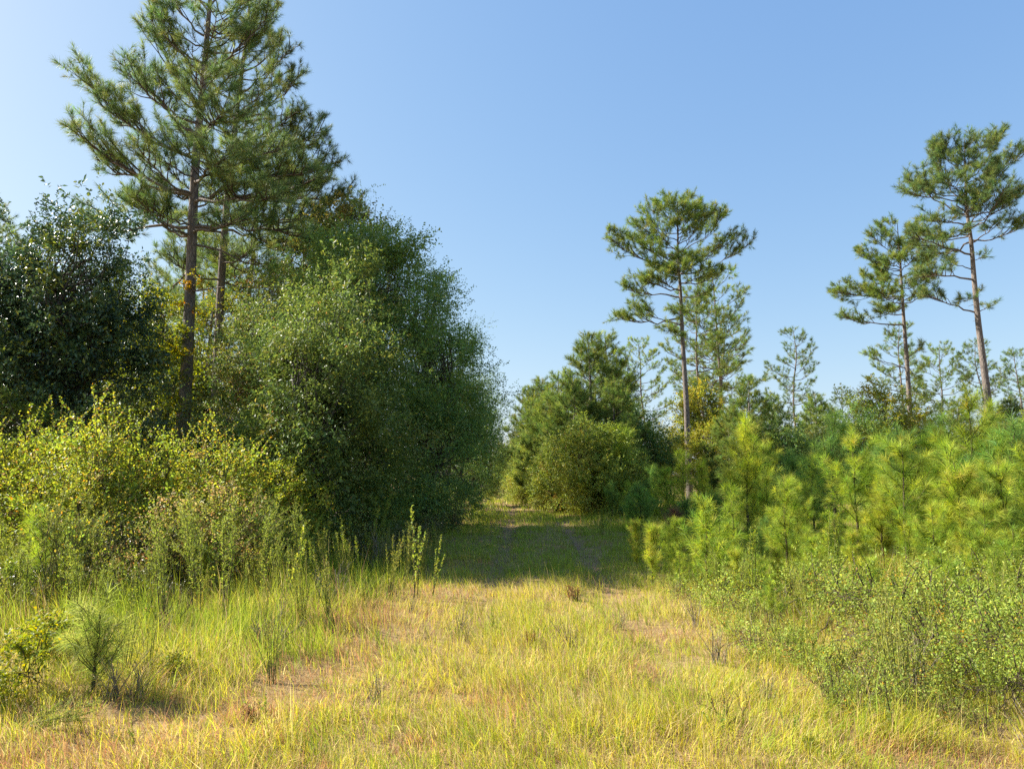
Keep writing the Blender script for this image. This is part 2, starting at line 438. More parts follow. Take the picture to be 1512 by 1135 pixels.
# ------------------------------------------------------------------ leafy trees and shrubs
def leafy(name, seed, blobs, n_cl, cl_r, tw_per, tw_len, lv_per, L, W, cols, w, mat, stems=3, r_stem=0.06, shoots=0, shoot_len=0.8, bark_m=None, shell=(0.45, 1.0), upbias=0.8, droop=0.1, out=0.6):
    """crown of twig clusters spread through ellipsoids (cx,cy,cz,rx,ry,rz); leaves sit along each twig"""
    rng = np.random.default_rng(seed)
    bl = np.asarray(blobs, float)
    vol = (bl[:, 3] * bl[:, 4] * bl[:, 5]) ** (2 / 3.0); pr = vol / vol.sum()
    C, Cout = [], []
    while len(C) < n_cl:
        b = bl[rng.choice(len(bl), p=pr)]
        d = unit(rng.normal(0, 1, 3)); r = rng.uniform(shell[0], shell[1]) ** 0.7 * (1 + 0.32 * math.sin(5 * d[0] + 3 * b[0] + seed) * math.cos(4 * d[2] + seed * 2) + rng.normal(0, 0.06))
        p = b[:3] + d * b[3:] * r
        if p[2] > 0.12:
            C.append(p); Cout.append(unit(d / b[3:]))
    C = np.array(C); Cout = np.array(Cout)
    # wood: a few stems that fork towards the clusters
    cen = np.average(bl[:, :3], axis=0, weights=pr); lowz = max(0.15, (bl[:, 2] - bl[:, 5]).min())
    wood, forks = [], []
    for s in range(stems):
        b = bl[rng.choice(len(bl), p=pr)]
        f = b[:3] + rng.uniform(-0.35, 0.35, 3) * b[3:]; f[2] = max(f[2], lowz + 0.2)
        base = np.array([rng.normal(0, 0.05 * stems), rng.normal(0, 0.05 * stems), 0.0])
        c = curve(base, f, rng.uniform(-0.2, 0.2), 9, rng, 0.03)
        wood.append((c, np.linspace(r_stem, r_stem * 0.35, 9))); forks.append(c)
    for p in C:
        f = forks[rng.integers(len(forks))]
        i = np.argmin(np.linalg.norm(f[3:] - p, axis=1) + 0.4 * np.abs(f[3:, 2] - p[2] + 0.5)) + 3
        wood.append((curve(f[i], p, rng.uniform(-0.15, 0.3), 6, rng, 0.04), np.linspace(r_stem * 0.3, 0.004 + r_stem * 0.03, 6)))
    n = n_cl * tw_per
    ci = np.repeat(np.arange(n_cl), tw_per)
    scale = (rng.uniform(0.45, 1.0, n_cl) + (rng.random(n_cl) < 0.3) * 0.5)[ci]
    spray = unit(Cout + rng.normal(0, 0.45, (n_cl, 3)) + np.array([0, 0, 0.15]))
    reach = np.minimum(np.abs(rng.normal(0, 1, (n, 1))), 1.6) * (rng.uniform(0.2, 1.2, n_cl) * cl_r)[ci][:, None]
    B = C[ci] + rng.normal(0, 1, (n, 3)) * (cl_r * scale)[:, None] * np.array([0.42, 0.42, 0.30]) + spray[ci] * reach
    D = unit(Cout[ci] * out + rng.normal(0, 0.6, (n, 3)) + np.array([0, 0, 0.25]))
    TL = tw_len * rng.uniform(0.5, 1.3, n)
    extra = []
    for _ in range(shoots):
        i = rng.choice(np.argsort(-C[:, 2])[:max(4, n_cl // 3)])
        ln = shoot_len * rng.uniform(0.5, 1.25); d = unit(np.array([rng.normal(0, 0.35), rng.normal(0, 0.35), 1.0]))
        q = C[i] + d * np.linspace(0, ln, 7)[:, None]; q[:, :2] += (np.linspace(0, 1, 7)[:, None] ** 2) * rng.normal(0, 0.22 * ln, 2)
        wood.append((q, np.linspace(0.008, 0.003, 7))); extra.append((q, ln))
    # leaves along twigs
    k = np.tile((np.arange(lv_per) + 0.5) / lv_per, n); ti = np.repeat(np.arange(n), lv_per)
    pos = B[ti] + D[ti] * (TL[ti] * k)[:, None]; pos[:, 2] -= droop * TL[ti] * k ** 2
    sidev = unit(np.cross(D[ti], unit(rng.normal(0, 1, (len(ti), 3)))))
    ld = unit(D[ti] * 0.55 + sidev * 0.8 + np.array([0, 0, -0.15]))
    ctint = palette(rng, n_cl, cols, w, 0.10)[ci][ti]
    tint = np.where(rng.random((len(ti), 1)) < 0.55, ctint, palette(rng, len(ti), cols, w, 0.1)) * np.exp(rng.normal(0, 0.16, (len(ti), 1)))
    ls = rng.uniform(0.7, 1.35, n_cl)[ci][ti]
    groups = [leaves(pos, ld, L * ls, W * ls, rng, tint, upbias)]
    for q, ln in extra:
        m = int(ln / (L * 0.30)); t = np.linspace(0.05, 1, m)
        pp = np.stack([np.interp(t, np.linspace(0, 1, 7), q[:, j]) for j in range(3)], 1)
        dd = unit(np.stack([rng.normal(0, 1, m), rng.normal(0, 1, m), np.full(m, 0.7)], 1))
        groups.append(leaves(pp, dd, L * (1.05 - 0.4 * t), W, rng, palette(rng, m, cols, w, 0.1), upbias))
    V, Fc, c = join(groups)
    V[:, 2] = np.maximum(V[:, 2], 0.02)
    bm = bark_m or M_OAKBARK; parts = []
    for sw in wood[:stems]:
        wV, wF = tubes([sw], 8); parts.append(('trunk' if stems < 5 else 'stem', mesh_from(name + '_trunk', wV, wF, None, bm, True), None))
    parts.append(('crown', crown_mesh(name + '_crown', (V, Fc, c), tubes(wood[stems:], 4), mat, bm), None))
    return parts


def stalk(name, seed, Ht, n_stem, cols, spread=0.10, lf=0.07, lw=0.008, per=120, top=0.35, plume=0.0, stem_mat=None, mat=None):
    """upright weeds: a few stems set with narrow leaves, with an optional feathery head"""
    rng = np.random.default_rng(seed)
    wood, G = [], []
    for s in range(n_stem):
        h = Ht * rng.uniform(0.65, 1.05); b = np.array([rng.normal(0, 0.03), rng.normal(0, 0.03), 0.0])
        lean = rng.normal(0, spread, 2) * h
        t = np.linspace(0, 1, 8); q = np.stack([b[0] + lean[0] * t ** 1.4, b[1] + lean[1] * t ** 1.4, h * t], 1)
        wood.append((q, np.linspace(0.006, 0.0022, 8)))
        m = int(per * h); tt = rng.uniform(top, 1, m) ** 0.85
        pp = np.stack([np.interp(tt, t, q[:, j]) for j in range(3)], 1)
        d = unit(np.stack([rng.normal(0, 1, m), rng.normal(0, 1, m), rng.uniform(0.3, 1.6, m)], 1))
        G.append(leaves(pp, d, lf * (1.15 - 0.55 * tt), lw, rng, palette(rng, m, cols, None, 0.15), 0.3))
        if plume:
            for _ in range(int(10 * h)):
                t0 = rng.uniform(0.5, 0.97); p0 = np.array([np.interp(t0, t, q[:, j]) for j in range(3)])
                e = unit(np.array([rng.normal(0, 0.6), rng.normal(0, 0.6), 1.0])); ln = plume * rng.uniform(0.4, 1.1) * (1.25 - t0) * 2
                qq = p0 + e * np.linspace(0, ln, 4)[:, None]; wood.append((qq, np.linspace(0.003, 0.0015, 4)))
                m2 = int(130 * ln) + 4; k = rng.uniform(0, 1, m2)
                d = unit(np.stack([rng.normal(0, 1, m2), rng.normal(0, 1, m2), rng.uniform(0.3, 1.8, m2)], 1))
                G.append(leaves(p0 + e * (ln * k)[:, None], d, lf * 0.75, lw * 0.8, rng, palette(rng, m2, cols, None, 0.15), 0.3))
    mains = [q for q in wood if len(q[0]) == 8]; fine = [q for q in wood if len(q[0]) != 8]
    parts = []
    for q in mains:
        wV, wF = tubes([q], 5); parts.append(('stem', mesh_from(name + '_stem', wV, wF, None, stem_mat or M_STALK, True), None))
    parts.append(('foliage', crown_mesh(name + '_foliage', join(G), tubes(fine, 4) if fine else None, mat or M_SHRUB, stem_mat or M_STALK), None))
    return parts


def bare_twigs(name, seed, Ht, n_stem, mat, n_leaf=30, cols=None, lf=0.03):
    rng = np.random.default_rng(seed); wood, tips = [], []
    first = []

    def grow(p, d, L, r, lev):
        q = p + unit(d) * np.linspace(0, L, 5)[:, None]; q[1:] += rng.normal(0, 0.035 * L, (4, 3)); (first if lev == 2 else wood).append((q, np.linspace(r, r * 0.55, 5)))
        if lev == 0:
            tips.append(q[-1]); tips.append(q[-2]); return
        for _ in range(rng.integers(2, 5)):
            k = rng.uniform(0.35, 1); i = int(k * 4)
            grow(q[i], unit(d) + rng.normal(0, 0.5, 3) + [0, 0, 0.3], L * rng.uniform(0.35, 0.7), r * 0.6, lev - 1)
    for _ in range(n_stem):
        grow(np.array([rng.normal(0, 0.06), rng.normal(0, 0.06), 0.0]), np.array([rng.normal(0, 0.25), rng.normal(0, 0.25), 1.0]), Ht * rng.uniform(0.5, 0.75), 0.006, 2)
    parts = []
    for q in first:
        wV, wF = tubes([q], 5); parts.append(('stem', mesh_from(name + '_stem', wV, wF, None, mat, True), None))
    if not n_leaf:
        wV, wF = tubes(wood, 4); parts.append(('twigs', mesh_from(name + '_twigs', wV, wF, None, mat, True), None))
    else:
        tips = np.array(tips); i = rng.integers(0, len(tips), n_leaf)
        V, Fc, c = leaves(tips[i] + rng.normal(0, 0.02, (n_leaf, 3)), rng.normal(0, 1, (n_leaf, 3)), lf, lf * 0.6, rng, palette(rng, n_leaf, cols), 0.5)
        parts.append(('foliage', crown_mesh(name + '_foliage', (V, Fc, c), tubes(wood, 4), M_SHRUB, mat), None))
    return parts

# ------------------------------------------------------------------ the setting
def structure(name, me):
    o = bpy.data.objects.new(name, me); COL.objects.link(o); o['kind'] = 'structure'
    return o


def stuff(name, me, label):
    o = bpy.data.objects.new(name, me); COL.objects.link(o); o['kind'] = 'stuff'; o['label'] = label; o['category'] = name.split('_')[-1]
    return o


def sheet(xs, ys, zf):
    X, Y = np.meshgrid(xs, ys)
    V = np.stack([X, Y, zf(X, Y)], -1).reshape(-1, 3)
    nx = len(xs); i = np.arange(len(ys) - 1)[:, None] * nx + np.arange(nx - 1)[None, :]; i = i.ravel()
    return V, np.stack([i, i + 1, i + nx + 1, i + nx], 1)


far = np.geomspace(32, 4000, 26)
xs = np.concatenate([-far[::-1], np.arange(-31.75, 31.8, 0.25), far])
ys = np.concatenate([-np.geomspace(3, 4000, 20)[::-1], np.arange(-2.75, 54.8, 0.25), np.geomspace(55, 4000, 26)])
V, Fq = sheet(xs, ys, gz)
structure('ground', mesh_from('ground', V, Fq, None, M_GROUND, True))

rng = np.random.default_rng(5)
for s in (-0.85, 0.85):
    yy = np.arange(10.5, 47, 0.2); k = np.linspace(-1, 1, 6)
    wid = 0.12 + 0.30 * (vnoise(yy, yy * 0 + s * 7, 0.6, 3) - 0.3)
    wid = np.maximum(wid, 0.02)
    wid *= np.clip((yy - 10.2) / 5, 0.1, 1)
    X = trail_center(yy)[:, None] + s + wid[:, None] * k[None, :]; Y = np.repeat(yy[:, None], 6, 1)
    V = np.stack([X, Y, gz(X, Y) + 0.012], -1).reshape(-1, 3)
    i = (np.arange(len(yy) - 1)[:, None] * 6 + np.arange(5)[None, :]).ravel()
    structure('dirt_track', mesh_from('dirt_track', V, np.stack([i, i + 1, i + 7, i + 6], 1), None, M_DIRT, True))


def dist_poly(x, y, pts):
    d = np.full(x.shape, 1e9)
    for (x0, y0), (x1, y1) in zip(pts[:-1], pts[1:]):
        vx, vy = x1 - x0, y1 - y0; t = np.clip(((x - x0) * vx + (y - y0) * vy) / (vx * vx + vy * vy), 0, 1)
        d = np.minimum(d, np.hypot(x - x0 - t * vx, y - y0 - t * vy))
    return d


STRAW = np.array([0.62, 0.50, 0.20]); YEL = np.array([0.51, 0.49, 0.055]); GRN = np.array([0.29, 0.37, 0.045]); RED = np.array([0.42, 0.25, 0.11]); DRY = np.array([0.44, 0.33, 0.17])
BARE = [(-3.0, 3.6), (-2.0, 4.9), (-1.5, 6.6), (-1.45, 8.6), (-0.9, 10.2)]


def grass(name, label, n, y0, y1, power, h0, wid, seed, xk=0.86, xm=1.2, keep=None, upright=0.5, greenbias=0.0, dry=False):
    rng = np.random.default_rng(seed)
    u = rng.uniform(0, 1, n); q = 2 - power
    y = (y0 ** q + u * (y1 ** q - y0 ** q)) ** (1 / q)
    x = rng.uniform(-1, 1, n) * (xk * y + xm)
    # bunching
    m = n // 16; src = rng.integers(0, m, n); bun = rng.random(n) < 0.62; rad_ = 0.012 + 0.0035 * y[src]
    x, y = np.where(bun, x[src] + rng.normal(0, 1, n) * rad_, x), np.where(bun, y[src] + rng.normal(0, 1, n) * rad_, y)
    y = np.maximum(y, 1.0)
    dens = 0.45 + 0.9 * vnoise(x, y, 0.45, 11)
    dp = dist_poly(x, y, BARE)
    redp = np.exp(-(dp / 0.62) ** 2) * (vnoise(x, y, 0.35, 21) > 0.33) + 0.9 * (vnoise(x, y, 0.55, 22) > 0.80)
    dens *= 1 - 0.22 * np.clip(redp, 0, 1)
    dens *= 1 - 0.80 * np.clip(rut_depth(x, y), 0, 1)
    if keep is not None:
        dens *= keep(x, y)
    m = rng.uniform(0, 1, n) < dens
    x, y, redp = x[m], y[m], redp[m]; n = len(x)
    left = np.clip((-x - 1.1 - 0.10 * (y - 7)) / 0.8, 0, 1) * np.clip((y - 5.2) / 1.5, 0, 1)
    trail = np.clip((y - 10.5) / 2.0, 0, 1)
    hn = vnoise(x, y, 0.8, 31)
    h = h0 * (0.45 + 0.9 * hn) * rng.uniform(0.5, 1.35, n) * (1 + 0.55 * left) * (1 - 0.35 * np.clip(redp, 0, 1))
    green = np.clip(0.18 + greenbias + 0.45 * left + 0.75 * trail + 0.8 * (vnoise(x, y, 1.1, 41) - 0.5) + 0.5 * (vnoise(x, y, 0.3, 42) - 0.5), 0, 1)
    r = rng.uniform(0, 1, n)
    c = np.where((r < green)[:, None], GRN, np.where((r < green + (1 - green) * 0.62)[:, None], YEL, np.where((rng.uniform(0, 1, n) < 0.5)[:, None], STRAW, DRY)))
    c = np.where((rng.uniform(0, 1, n) < 0.5 * np.clip(redp, 0, 1) + 0.015)[:, None], RED, c)
    if dry:
        c = np.stack([STRAW, STRAW * 1.1, DRY, DRY * 0.7, RED])[rng.integers(0, 5, n)]
    c = c * np.exp(rng.normal(0, 0.20, (n, 1))) * np.exp(rng.normal(0, 0.06, (n, 3)))
    az = 2 * math.pi * vnoise(x, y, 0.9, 51) + rng.normal(0, 1.3, n)
    dirh = np.stack([np.cos(az), np.sin(az), np.zeros(n)], 1)
    tl = np.clip(rng.normal(0.75 - upright * 0.6, 0.35, n), 0.02, 1.5)      # lean, radians
    tl2 = tl + rng.uniform(0.2, 1.1, n) * (1.1 - upright * 0.7)
    up = np.array([0, 0, 1.0])
    d1 = dirh * np.sin(tl)[:, None] + up * np.cos(tl)[:, None]; d2 = dirh * np.sin(tl2)[:, None] + up * np.cos(tl2)[:, None]
    b = np.stack([x, y, gz(x, y) - 0.01], 1); mid = b + d1 * (h * 0.55)[:, None]; tip = mid + d2 * (h * 0.5)[:, None]
    tip[:, 2] = np.maximum(tip[:, 2], b[:, 2] + 0.015)
    sa = rng.uniform(0, 6.28, n); s = np.stack([np.cos(sa), np.sin(sa), np.zeros(n)], 1)
    w = wid * (0.75 + 0.055 * y) * rng.uniform(0.6, 1.3, n)
    s = s * (w / 2)[:, None]
    V = np.stack([b - s, b + s, mid + s * 0.8, mid - s * 0.8, tip], 1).reshape(-1, 3)
    o = np.arange(n)[:, None] * 5
    Fc = np.concatenate([o + np.array([[0, 1, 2]]), o + np.array([[0, 2, 3]]), o + np.array([[3, 2, 4]])])
    stuff(name, mesh_from(name, V, Fc, np.repeat(c, 5, 0), M_GRASS), label)


grass('meadow_grass', 'yellow-green and straw coloured grass covering the clearing and the trail', 520000, 3.3, 30, 1.55, 0.19, 0.0044, 101, upright=0.38)
grass('far_grass', 'green grass further along the trail and under the thicket', 70000, 22, 60, 1.3, 0.26, 0.010, 102, 0.8, 2, upright=0.7)


grass('dry_thatch', 'flattened straw, pine needles and broken blades lying among the grass', 120000, 3.3, 16, 1.5, 0.15, 0.0036, 106, upright=-0.75, dry=True)


def tall_keep(x, y):
    lft = np.clip((-x - 0.55 - 0.18 * (y - 6)) / 0.6, 0, 1) * np.clip((y - 5.6) / 1.6, 0, 1)
    rgt = np.clip((x - 1.9 - 0.08 * (y - 5)) / 0.6, 0, 1) * np.clip((y - 4.6) / 1.0, 0, 1) * 1.0
    far_ = np.clip((y - 12) / 3, 0, 1) * (np.abs(x - trail_center(y)) > 1.5) * 0.8
    return np.clip(lft + rgt + far_, 0, 1) * (vnoise(x, y, 0.5, 61) > 0.42)


grass('tall_grass', 'taller upright grass along both edges of the clearing', 110000, 4.2, 30, 1.35, 0.31, 0.0042, 103, keep=tall_keep, upright=0.95, greenbias=0.2)
grass('seed_stems', 'thin pale seed stems standing out of the meadow grass', 22000, 3.4, 16, 1.2, 0.36, 0.0024, 104, upright=1.0)

# ------------------------------------------------------------------ tall pines
A_parts, A_base = pixel_pine('tall_pine', 11, 20.0,
    [(262, 690), (272, 600), (279, 450), (284, 350), (288, 250), (295, 180), (303, 80), (312, -20), (319, -115)], 0.19,
    [(292, 108, 196, -0.5, 0.16, 0.30), (290, 140, 236, 0.9, 0.10, 0.35), (237, 122, 118, 0.4, 0.10, 0.25), (236, 150, 158, -1.0, 0.12, 0.35), (204, 215, 118, 0.6, 0.15, 0.3),
     (354, 192, 300, -0.8, 0.05, 0.45), (337, 128, 346, 0.6, -0.06, 0.45), (352, 222, 318, 1.5, 0.1, 0.5), (296, 455, 258, -1.0, -0.06, 0.35), (336, 450, 352, -0.9, -0.08, 0.45),
     (300, 410, 300, -2.0, -0.05, 0.4), (362, 402, 402, 0.5, -0.05, 0.6), (345, 350, 330, -2.2, 0.0, 0.5), (268, 420, 215, 0.6, 0.05, 0.3), (270, 330, 230, -2.6, 0.05, 0.25),
     (190, 385, 140, -0.4, 0.2, 0.25), (195, 330, 165, -2.4, 0.1, 0.25), (160, 232, 55, 0.3, 0.2, 0.25), (170, 300, 110, -2.2, 0.2, 0.3), (150, 372, 70, 0.8, 0.25, 0.3), (110, 222, 10, -0.3, 0.25, 0.25),
     (100, 395, 25, 0.2, 0.25, 0.25), (90, 320, 20, -1.7, 0.2, 0.25), (55, 235, -45, 0.5, 0.25, 0.25), (50, 390, -30, -0.5, 0.25, 0.25), (20, 255, -80, -0.6, 0.2, 0.25),
     (10, 375, -80, 0.6, 0.2, 0.25), (-40, 340, -135, 0.2, 0.2, 0.2), (-40, 285, -130, -0.4, 0.2, 0.2), (398, 235, 445, 1.2, 0.0, 1.1), (432, 330, 425, -0.8, 0.0, 1.1)],
    PINE_G, auto=(8.2, 17.6, 28, 2.8), M=36, nlen=0.24, nw=0.0095, stubs=6)
make('tall_pine', A_parts, A_base[0], 20.0, 'tallest pine with long drooping left limbs, bare grey trunk rising behind golden shrubs', 'pine tree')

B_parts, B_base = pixel_pine('tall_pine_b', 12, 24.0,
    [(316, 640), (320, 540), (324, 450), (331, 340), (340, 240), (352, 150), (364, 60), (372, -20), (376, -60)], 0.17,
    [(250, 478, 190, 0.5, 0.12, 0.3), (290, 518, 288, 0.3, 0.08, 0.3), (330, 535, 320, 1.0, 0.05, 0.4), (215, 440, 165, -0.8, 0.15, 0.3), (300, 470, 262, -1.5, 0.1, 0.3), (180, 445, 112, 0.4, 0.2, 0.3),
     (140, 430, 70, -0.4, 0.2, 0.3), (110, 415, 62, 0.5, 0.2, 0.3), (70, 412, 10, 0.3, 0.25, 0.3), (20, 400, -20, 0.2, 0.2, 0.3), (230, 270, 200, 0.5, 0.1, 0.4), (150, 300, 110, 0.6, 0.2, 0.4),
     (340, 420, 372, -1.3, -0.05, 0.4), (310, 250, 330, 0.6, 0, 0.4), (372, 400, 395, 0.4, -0.05, 0.5), (270, 500, 240, -0.6, 0.1, 0.35), (210, 465, 215, 0.6, 0.1, 0.35), (320, 480, 330, -0.7, 0.0, 0.4)],
    PINE_G, auto=(7.8, 17.5, 22, 2.8), M=34, nlen=0.24, nw=0.010, stubs=5)
make('tall_pine', B_parts, B_base[0], 24.0, 'tall pine whose crown leans right, trunk just behind the tallest pine', 'pine tree')

G_parts, G_base = pixel_pine('tall_pine_g', 13, 38.0,
    [(1017, 690), (1013, 600), (1008, 500), (1005, 430), (1001, 380), (1001, 340), (1001, 310), (1000, 298)], 0.175,
    [(398, 899, 350, -0.6, 0.16, 0.35), (380, 925, 350, 1.2, 0.1, 0.4), (386, 1090, 352, 0.3, 0.10, 0.45), (405, 1108, 360, -0.5, 0.2, 0.55), (400, 1060, 372, 1.0, 0.05, 0.4), (470, 910, 472, -0.3, 0.12, 0.4),
     (482, 942, 455, 1.0, 0.1, 0.45), (440, 922, 428, 0.4, 0.05, 0.4), (430, 950, 412, -1.4, 0.1, 0.35), (356, 950, 312, -0.3, 0.2, 0.35), (345, 935, 335, 0.8, 0.1, 0.4), (373, 1072, 318, 0.5, 0.2, 0.35),
     (352, 1056, 312, -0.6, 0.2, 0.35), (330, 966, 300, 0.4, 0.2, 0.25), (328, 1036, 300, -0.3, 0.2, 0.25), (320, 985, 296, -0.5, 0.1, 0.2), (316, 1015, 294, 0.3, 0.1, 0.2), (410, 1000, 396, -2.4, 0.1, 0.25),
     (420, 1040, 405, -1.6, 0.1, 0.3), (430, 970, 410, -2.0, 0.1, 0.3), (440, 1045, 435, 0.8, 0.05, 0.4), (478, 985, 492, -1.0, -0.1, 0.4), (462, 1035, 462, 0.3, 0.0, 0.45), (500, 1004, 496, -0.9, 0.0, 0.4), (468, 1000, 462, -1.4, 0.0, 0.35)],
    PINE_L, auto=(12.0, 15.4, 20, 3.3), M=30, nlen=0.28, nw=0.0145, stubs=4)
make('tall_pine', G_parts, G_base[0], 38.0, 'tall round-crowned pine standing alone at the trail bend, right of the path', 'pine tree')

K_parts, K_base = pixel_pine('tall_pine_k', 14, 42.0,
    [(1346, 640), (1339, 538), (1334, 480), (1330, 423), (1328, 370), (1326, 342), (1325, 330)], 0.17,
    [(430, 1234, 433, -0.4, 0.08, 0.4), (480, 1241, 470, 0.5, 0.06, 0.35), (440, 1262, 425, 1.0, 0.05, 0.4), (400, 1266, 372, 0.4, 0.15, 0.35), (378, 1284, 344, -0.4, 0.2, 0.3), (410, 1374, 384, 0.4, 0.1, 0.35),
     (420, 1378, 412, -0.6, 0.1, 0.4), (370, 1360, 338, 0.5, 0.2, 0.3), (358, 1296, 334, 0.5, 0.2, 0.25), (355, 1352, 334, -0.4, 0.2, 0.25), (345, 1312, 328, -0.3, 0.1, 0.2), (395, 1310, 385, -2.0, 0.1, 0.3),
     (400, 1350, 380, -1.8, 0.1, 0.3), (450, 1360, 440, 0.8, 0.05, 0.4), (465, 1300, 462, -1.2, 0.05, 0.4), (545, 1285, 528, 0.3, 0.0, 0.75), (530, 1362, 512, -0.5, 0.0, 0.35), (540, 1352, 560, 0.3, -0.1, 0.3), (500, 1312, 495, 0.6, 0, 0.45)],
    PINE_L, auto=(11.5, 14.8, 18, 3.0), M=30, nlen=0.28, nw=0.0145, stubs=5)
make('tall_pine', K_parts, K_base[0], 42.0, 'mid-sized tall pine just left of the tallest right-hand pine, long level lower limbs', 'pine tree')

L_parts, L_base = pixel_pine('tall_pine_l', 15, 36.0,
    [(1462, 625), (1460, 604), (1445, 480), (1438, 414), (1434, 348), (1427, 313), (1425, 260), (1425, 228), (1424, 204)], 0.20,
    [(322, 1511, 287, -0.4, 0.14, 0.4), (285, 1513, 216, 0.5, 0.2, 0.35), (270, 1482, 196, -0.6, 0.2, 0.3), (322, 1376, 218, 0.4, 0.2, 0.35), (300, 1334, 284, -0.4, 0.05, 0.4), (318, 1336, 262, 0.8, 0.1, 0.4),
     (377, 1340, 348, 0.4, 0.06, 0.35), (414, 1352, 411, -0.5, -0.10, 0.35), (463, 1362, 436, 0.3, 0.04, 0.45), (330, 1376, 326, -1.2, 0.05, 0.35), (256, 1378, 214, 0.3, 0.2, 0.3), (248, 1456, 208, 0.6, 0.2, 0.25),
     (238, 1394, 208, -0.5, 0.2, 0.25), (226, 1440, 203, -0.3, 0.2, 0.2), (360, 1470, 330, 0.9, 0.1, 0.5), (386, 1456, 380, -0.5, 0.0, 0.3), (462, 1464, 452, 0.2, 0.0, 0.35), (400, 1392, 385, 1.0, 0.0, 0.4),
     (290, 1400, 265, -1.9, 0.1, 0.3), (280, 1460, 250, -1.8, 0.1, 0.3), (345, 1400, 350, -1.6, 0.05, 0.4), (440, 1425, 445, -0.6, 0, 0.3)],
    PINE_G, auto=(13.5, 18.0, 20, 3.4), M=30, nlen=0.28, nw=0.014, stubs=7)
make('tall_pine', L_parts, L_base[0], 36.0, 'tallest pine on the right, long bare reddish-grey trunk beneath an open crown', 'pine tree')

P1 = generic_pine('slim_pine', 31, 15.0, 6.5, 3.4, 0.13, 30, PINE_L, M=24, nlen=0.32, nw=0.02, dens=1.1)
P2 = generic_pine('slim_pine_b', 32, 15.0, 4.8, 3.2, 0.12, 34, PINE_G, M=24, nlen=0.32, nw=0.02, dens=1.1)
P3 = generic_pine('cone_pine', 33, 8.0, 0.9, 2.7, 0.10, 46, PINE_L, shape='cone', M=30, nlen=0.25, nw=0.014)
P4 = generic_pine('cone_pine_b', 34, 8.0, 0.5, 2.4, 0.09, 50, PINE_L, shape='cone', M=30, nlen=0.25, nw=0.014)


def top_h(px, py, Y):
    return spot(px, py, Y)[2]


def put(kind, parts, h0, px, top, Y, label, cat, group=None, rz=0.0, grow=1.0):
    """stand a copy at picture column px and distance Y so that it reaches picture row top"""
    hgt = top_h(px, top, Y)
    x = xat(px, Y)
    return make(kind, parts, x, Y, label, cat, group, s=float(hgt / h0 * grow), rz=rz)


for px, top, Y, pr, rz, lab in [
    (352, 190, 27, P1, 0.3, 'slender pine with a dark trunk in the gap right of the two tallest left pines'),
    (243, 335, 36, P2, 1.2, 'hazy light green pine in the gap between dark glossy tree and tallest pine'),
    (304, 335, 31, P2, 3.4, 'sunlit light green pine directly behind the trunk of the tallest pine'),
    (268, 365, 40, P1, 5.2, 'pale pine between the hazy one and the trunk of the tallest pine'),
    (420, 250, 33, P2, 2.0, 'pine crown showing over the oaks, right of the leaning pine'),
    (1046, 425, 52, P1, 0.8, 'slender pine close behind the lone round-crowned pine, trunk leaning left'),
    (1068, 402, 56, P1, 2.9, 'taller slender pine behind the lone round-crowned pine, upright trunk'),
    (1084, 455, 62, P2, 4.1, 'rightmost thin pine of the cluster behind the lone round-crowned pine'),
    (958, 505, 66, P1, 1.9, 'small distant pine against the sky just left of the lone round-crowned pine'),
    (1189, 484, 70, P2, 3.3, 'small distant pine standing alone between the round-crowned pine and the right-hand pines'),
    (1345, 478, 60, P2, 5.0, 'thinner pine directly behind the mid-sized right-hand pine'),
    (1392, 512, 66, P1, 4.4, 'small distant pine between the two large right-hand pines'),
    (1452, 502, 64, P2, 0.2, 'distant pine showing behind the trunk of the tallest right-hand pine'),
    (1366, 568, 58, P1, 2.2, 'low bushy distant pine at the foot of the right-hand pines'),
    (1512, 515, 48, P2, 1.1, 'pine cut by the right edge of the picture'),
    (1246, 576, 60, P1, 3.8, 'small pine top rising over the dark thicket, right of the lone distant pine'),
    (735, 640, 66, P2, 0.5, 'pale distant pine at the far end of the trail'),
    (1575, 500, 50, P1, 2.6, 'tall pine beyond the right edge of the clearing'),
    (-60, 300, 34, P1, 0.9, 'tall pine beyond the left edge of the clearing'),
]:
    put('pine_tree', pr, 15.0, px, top, Y, lab, 'pine tree', 'slender pines behind the thicket', rz)

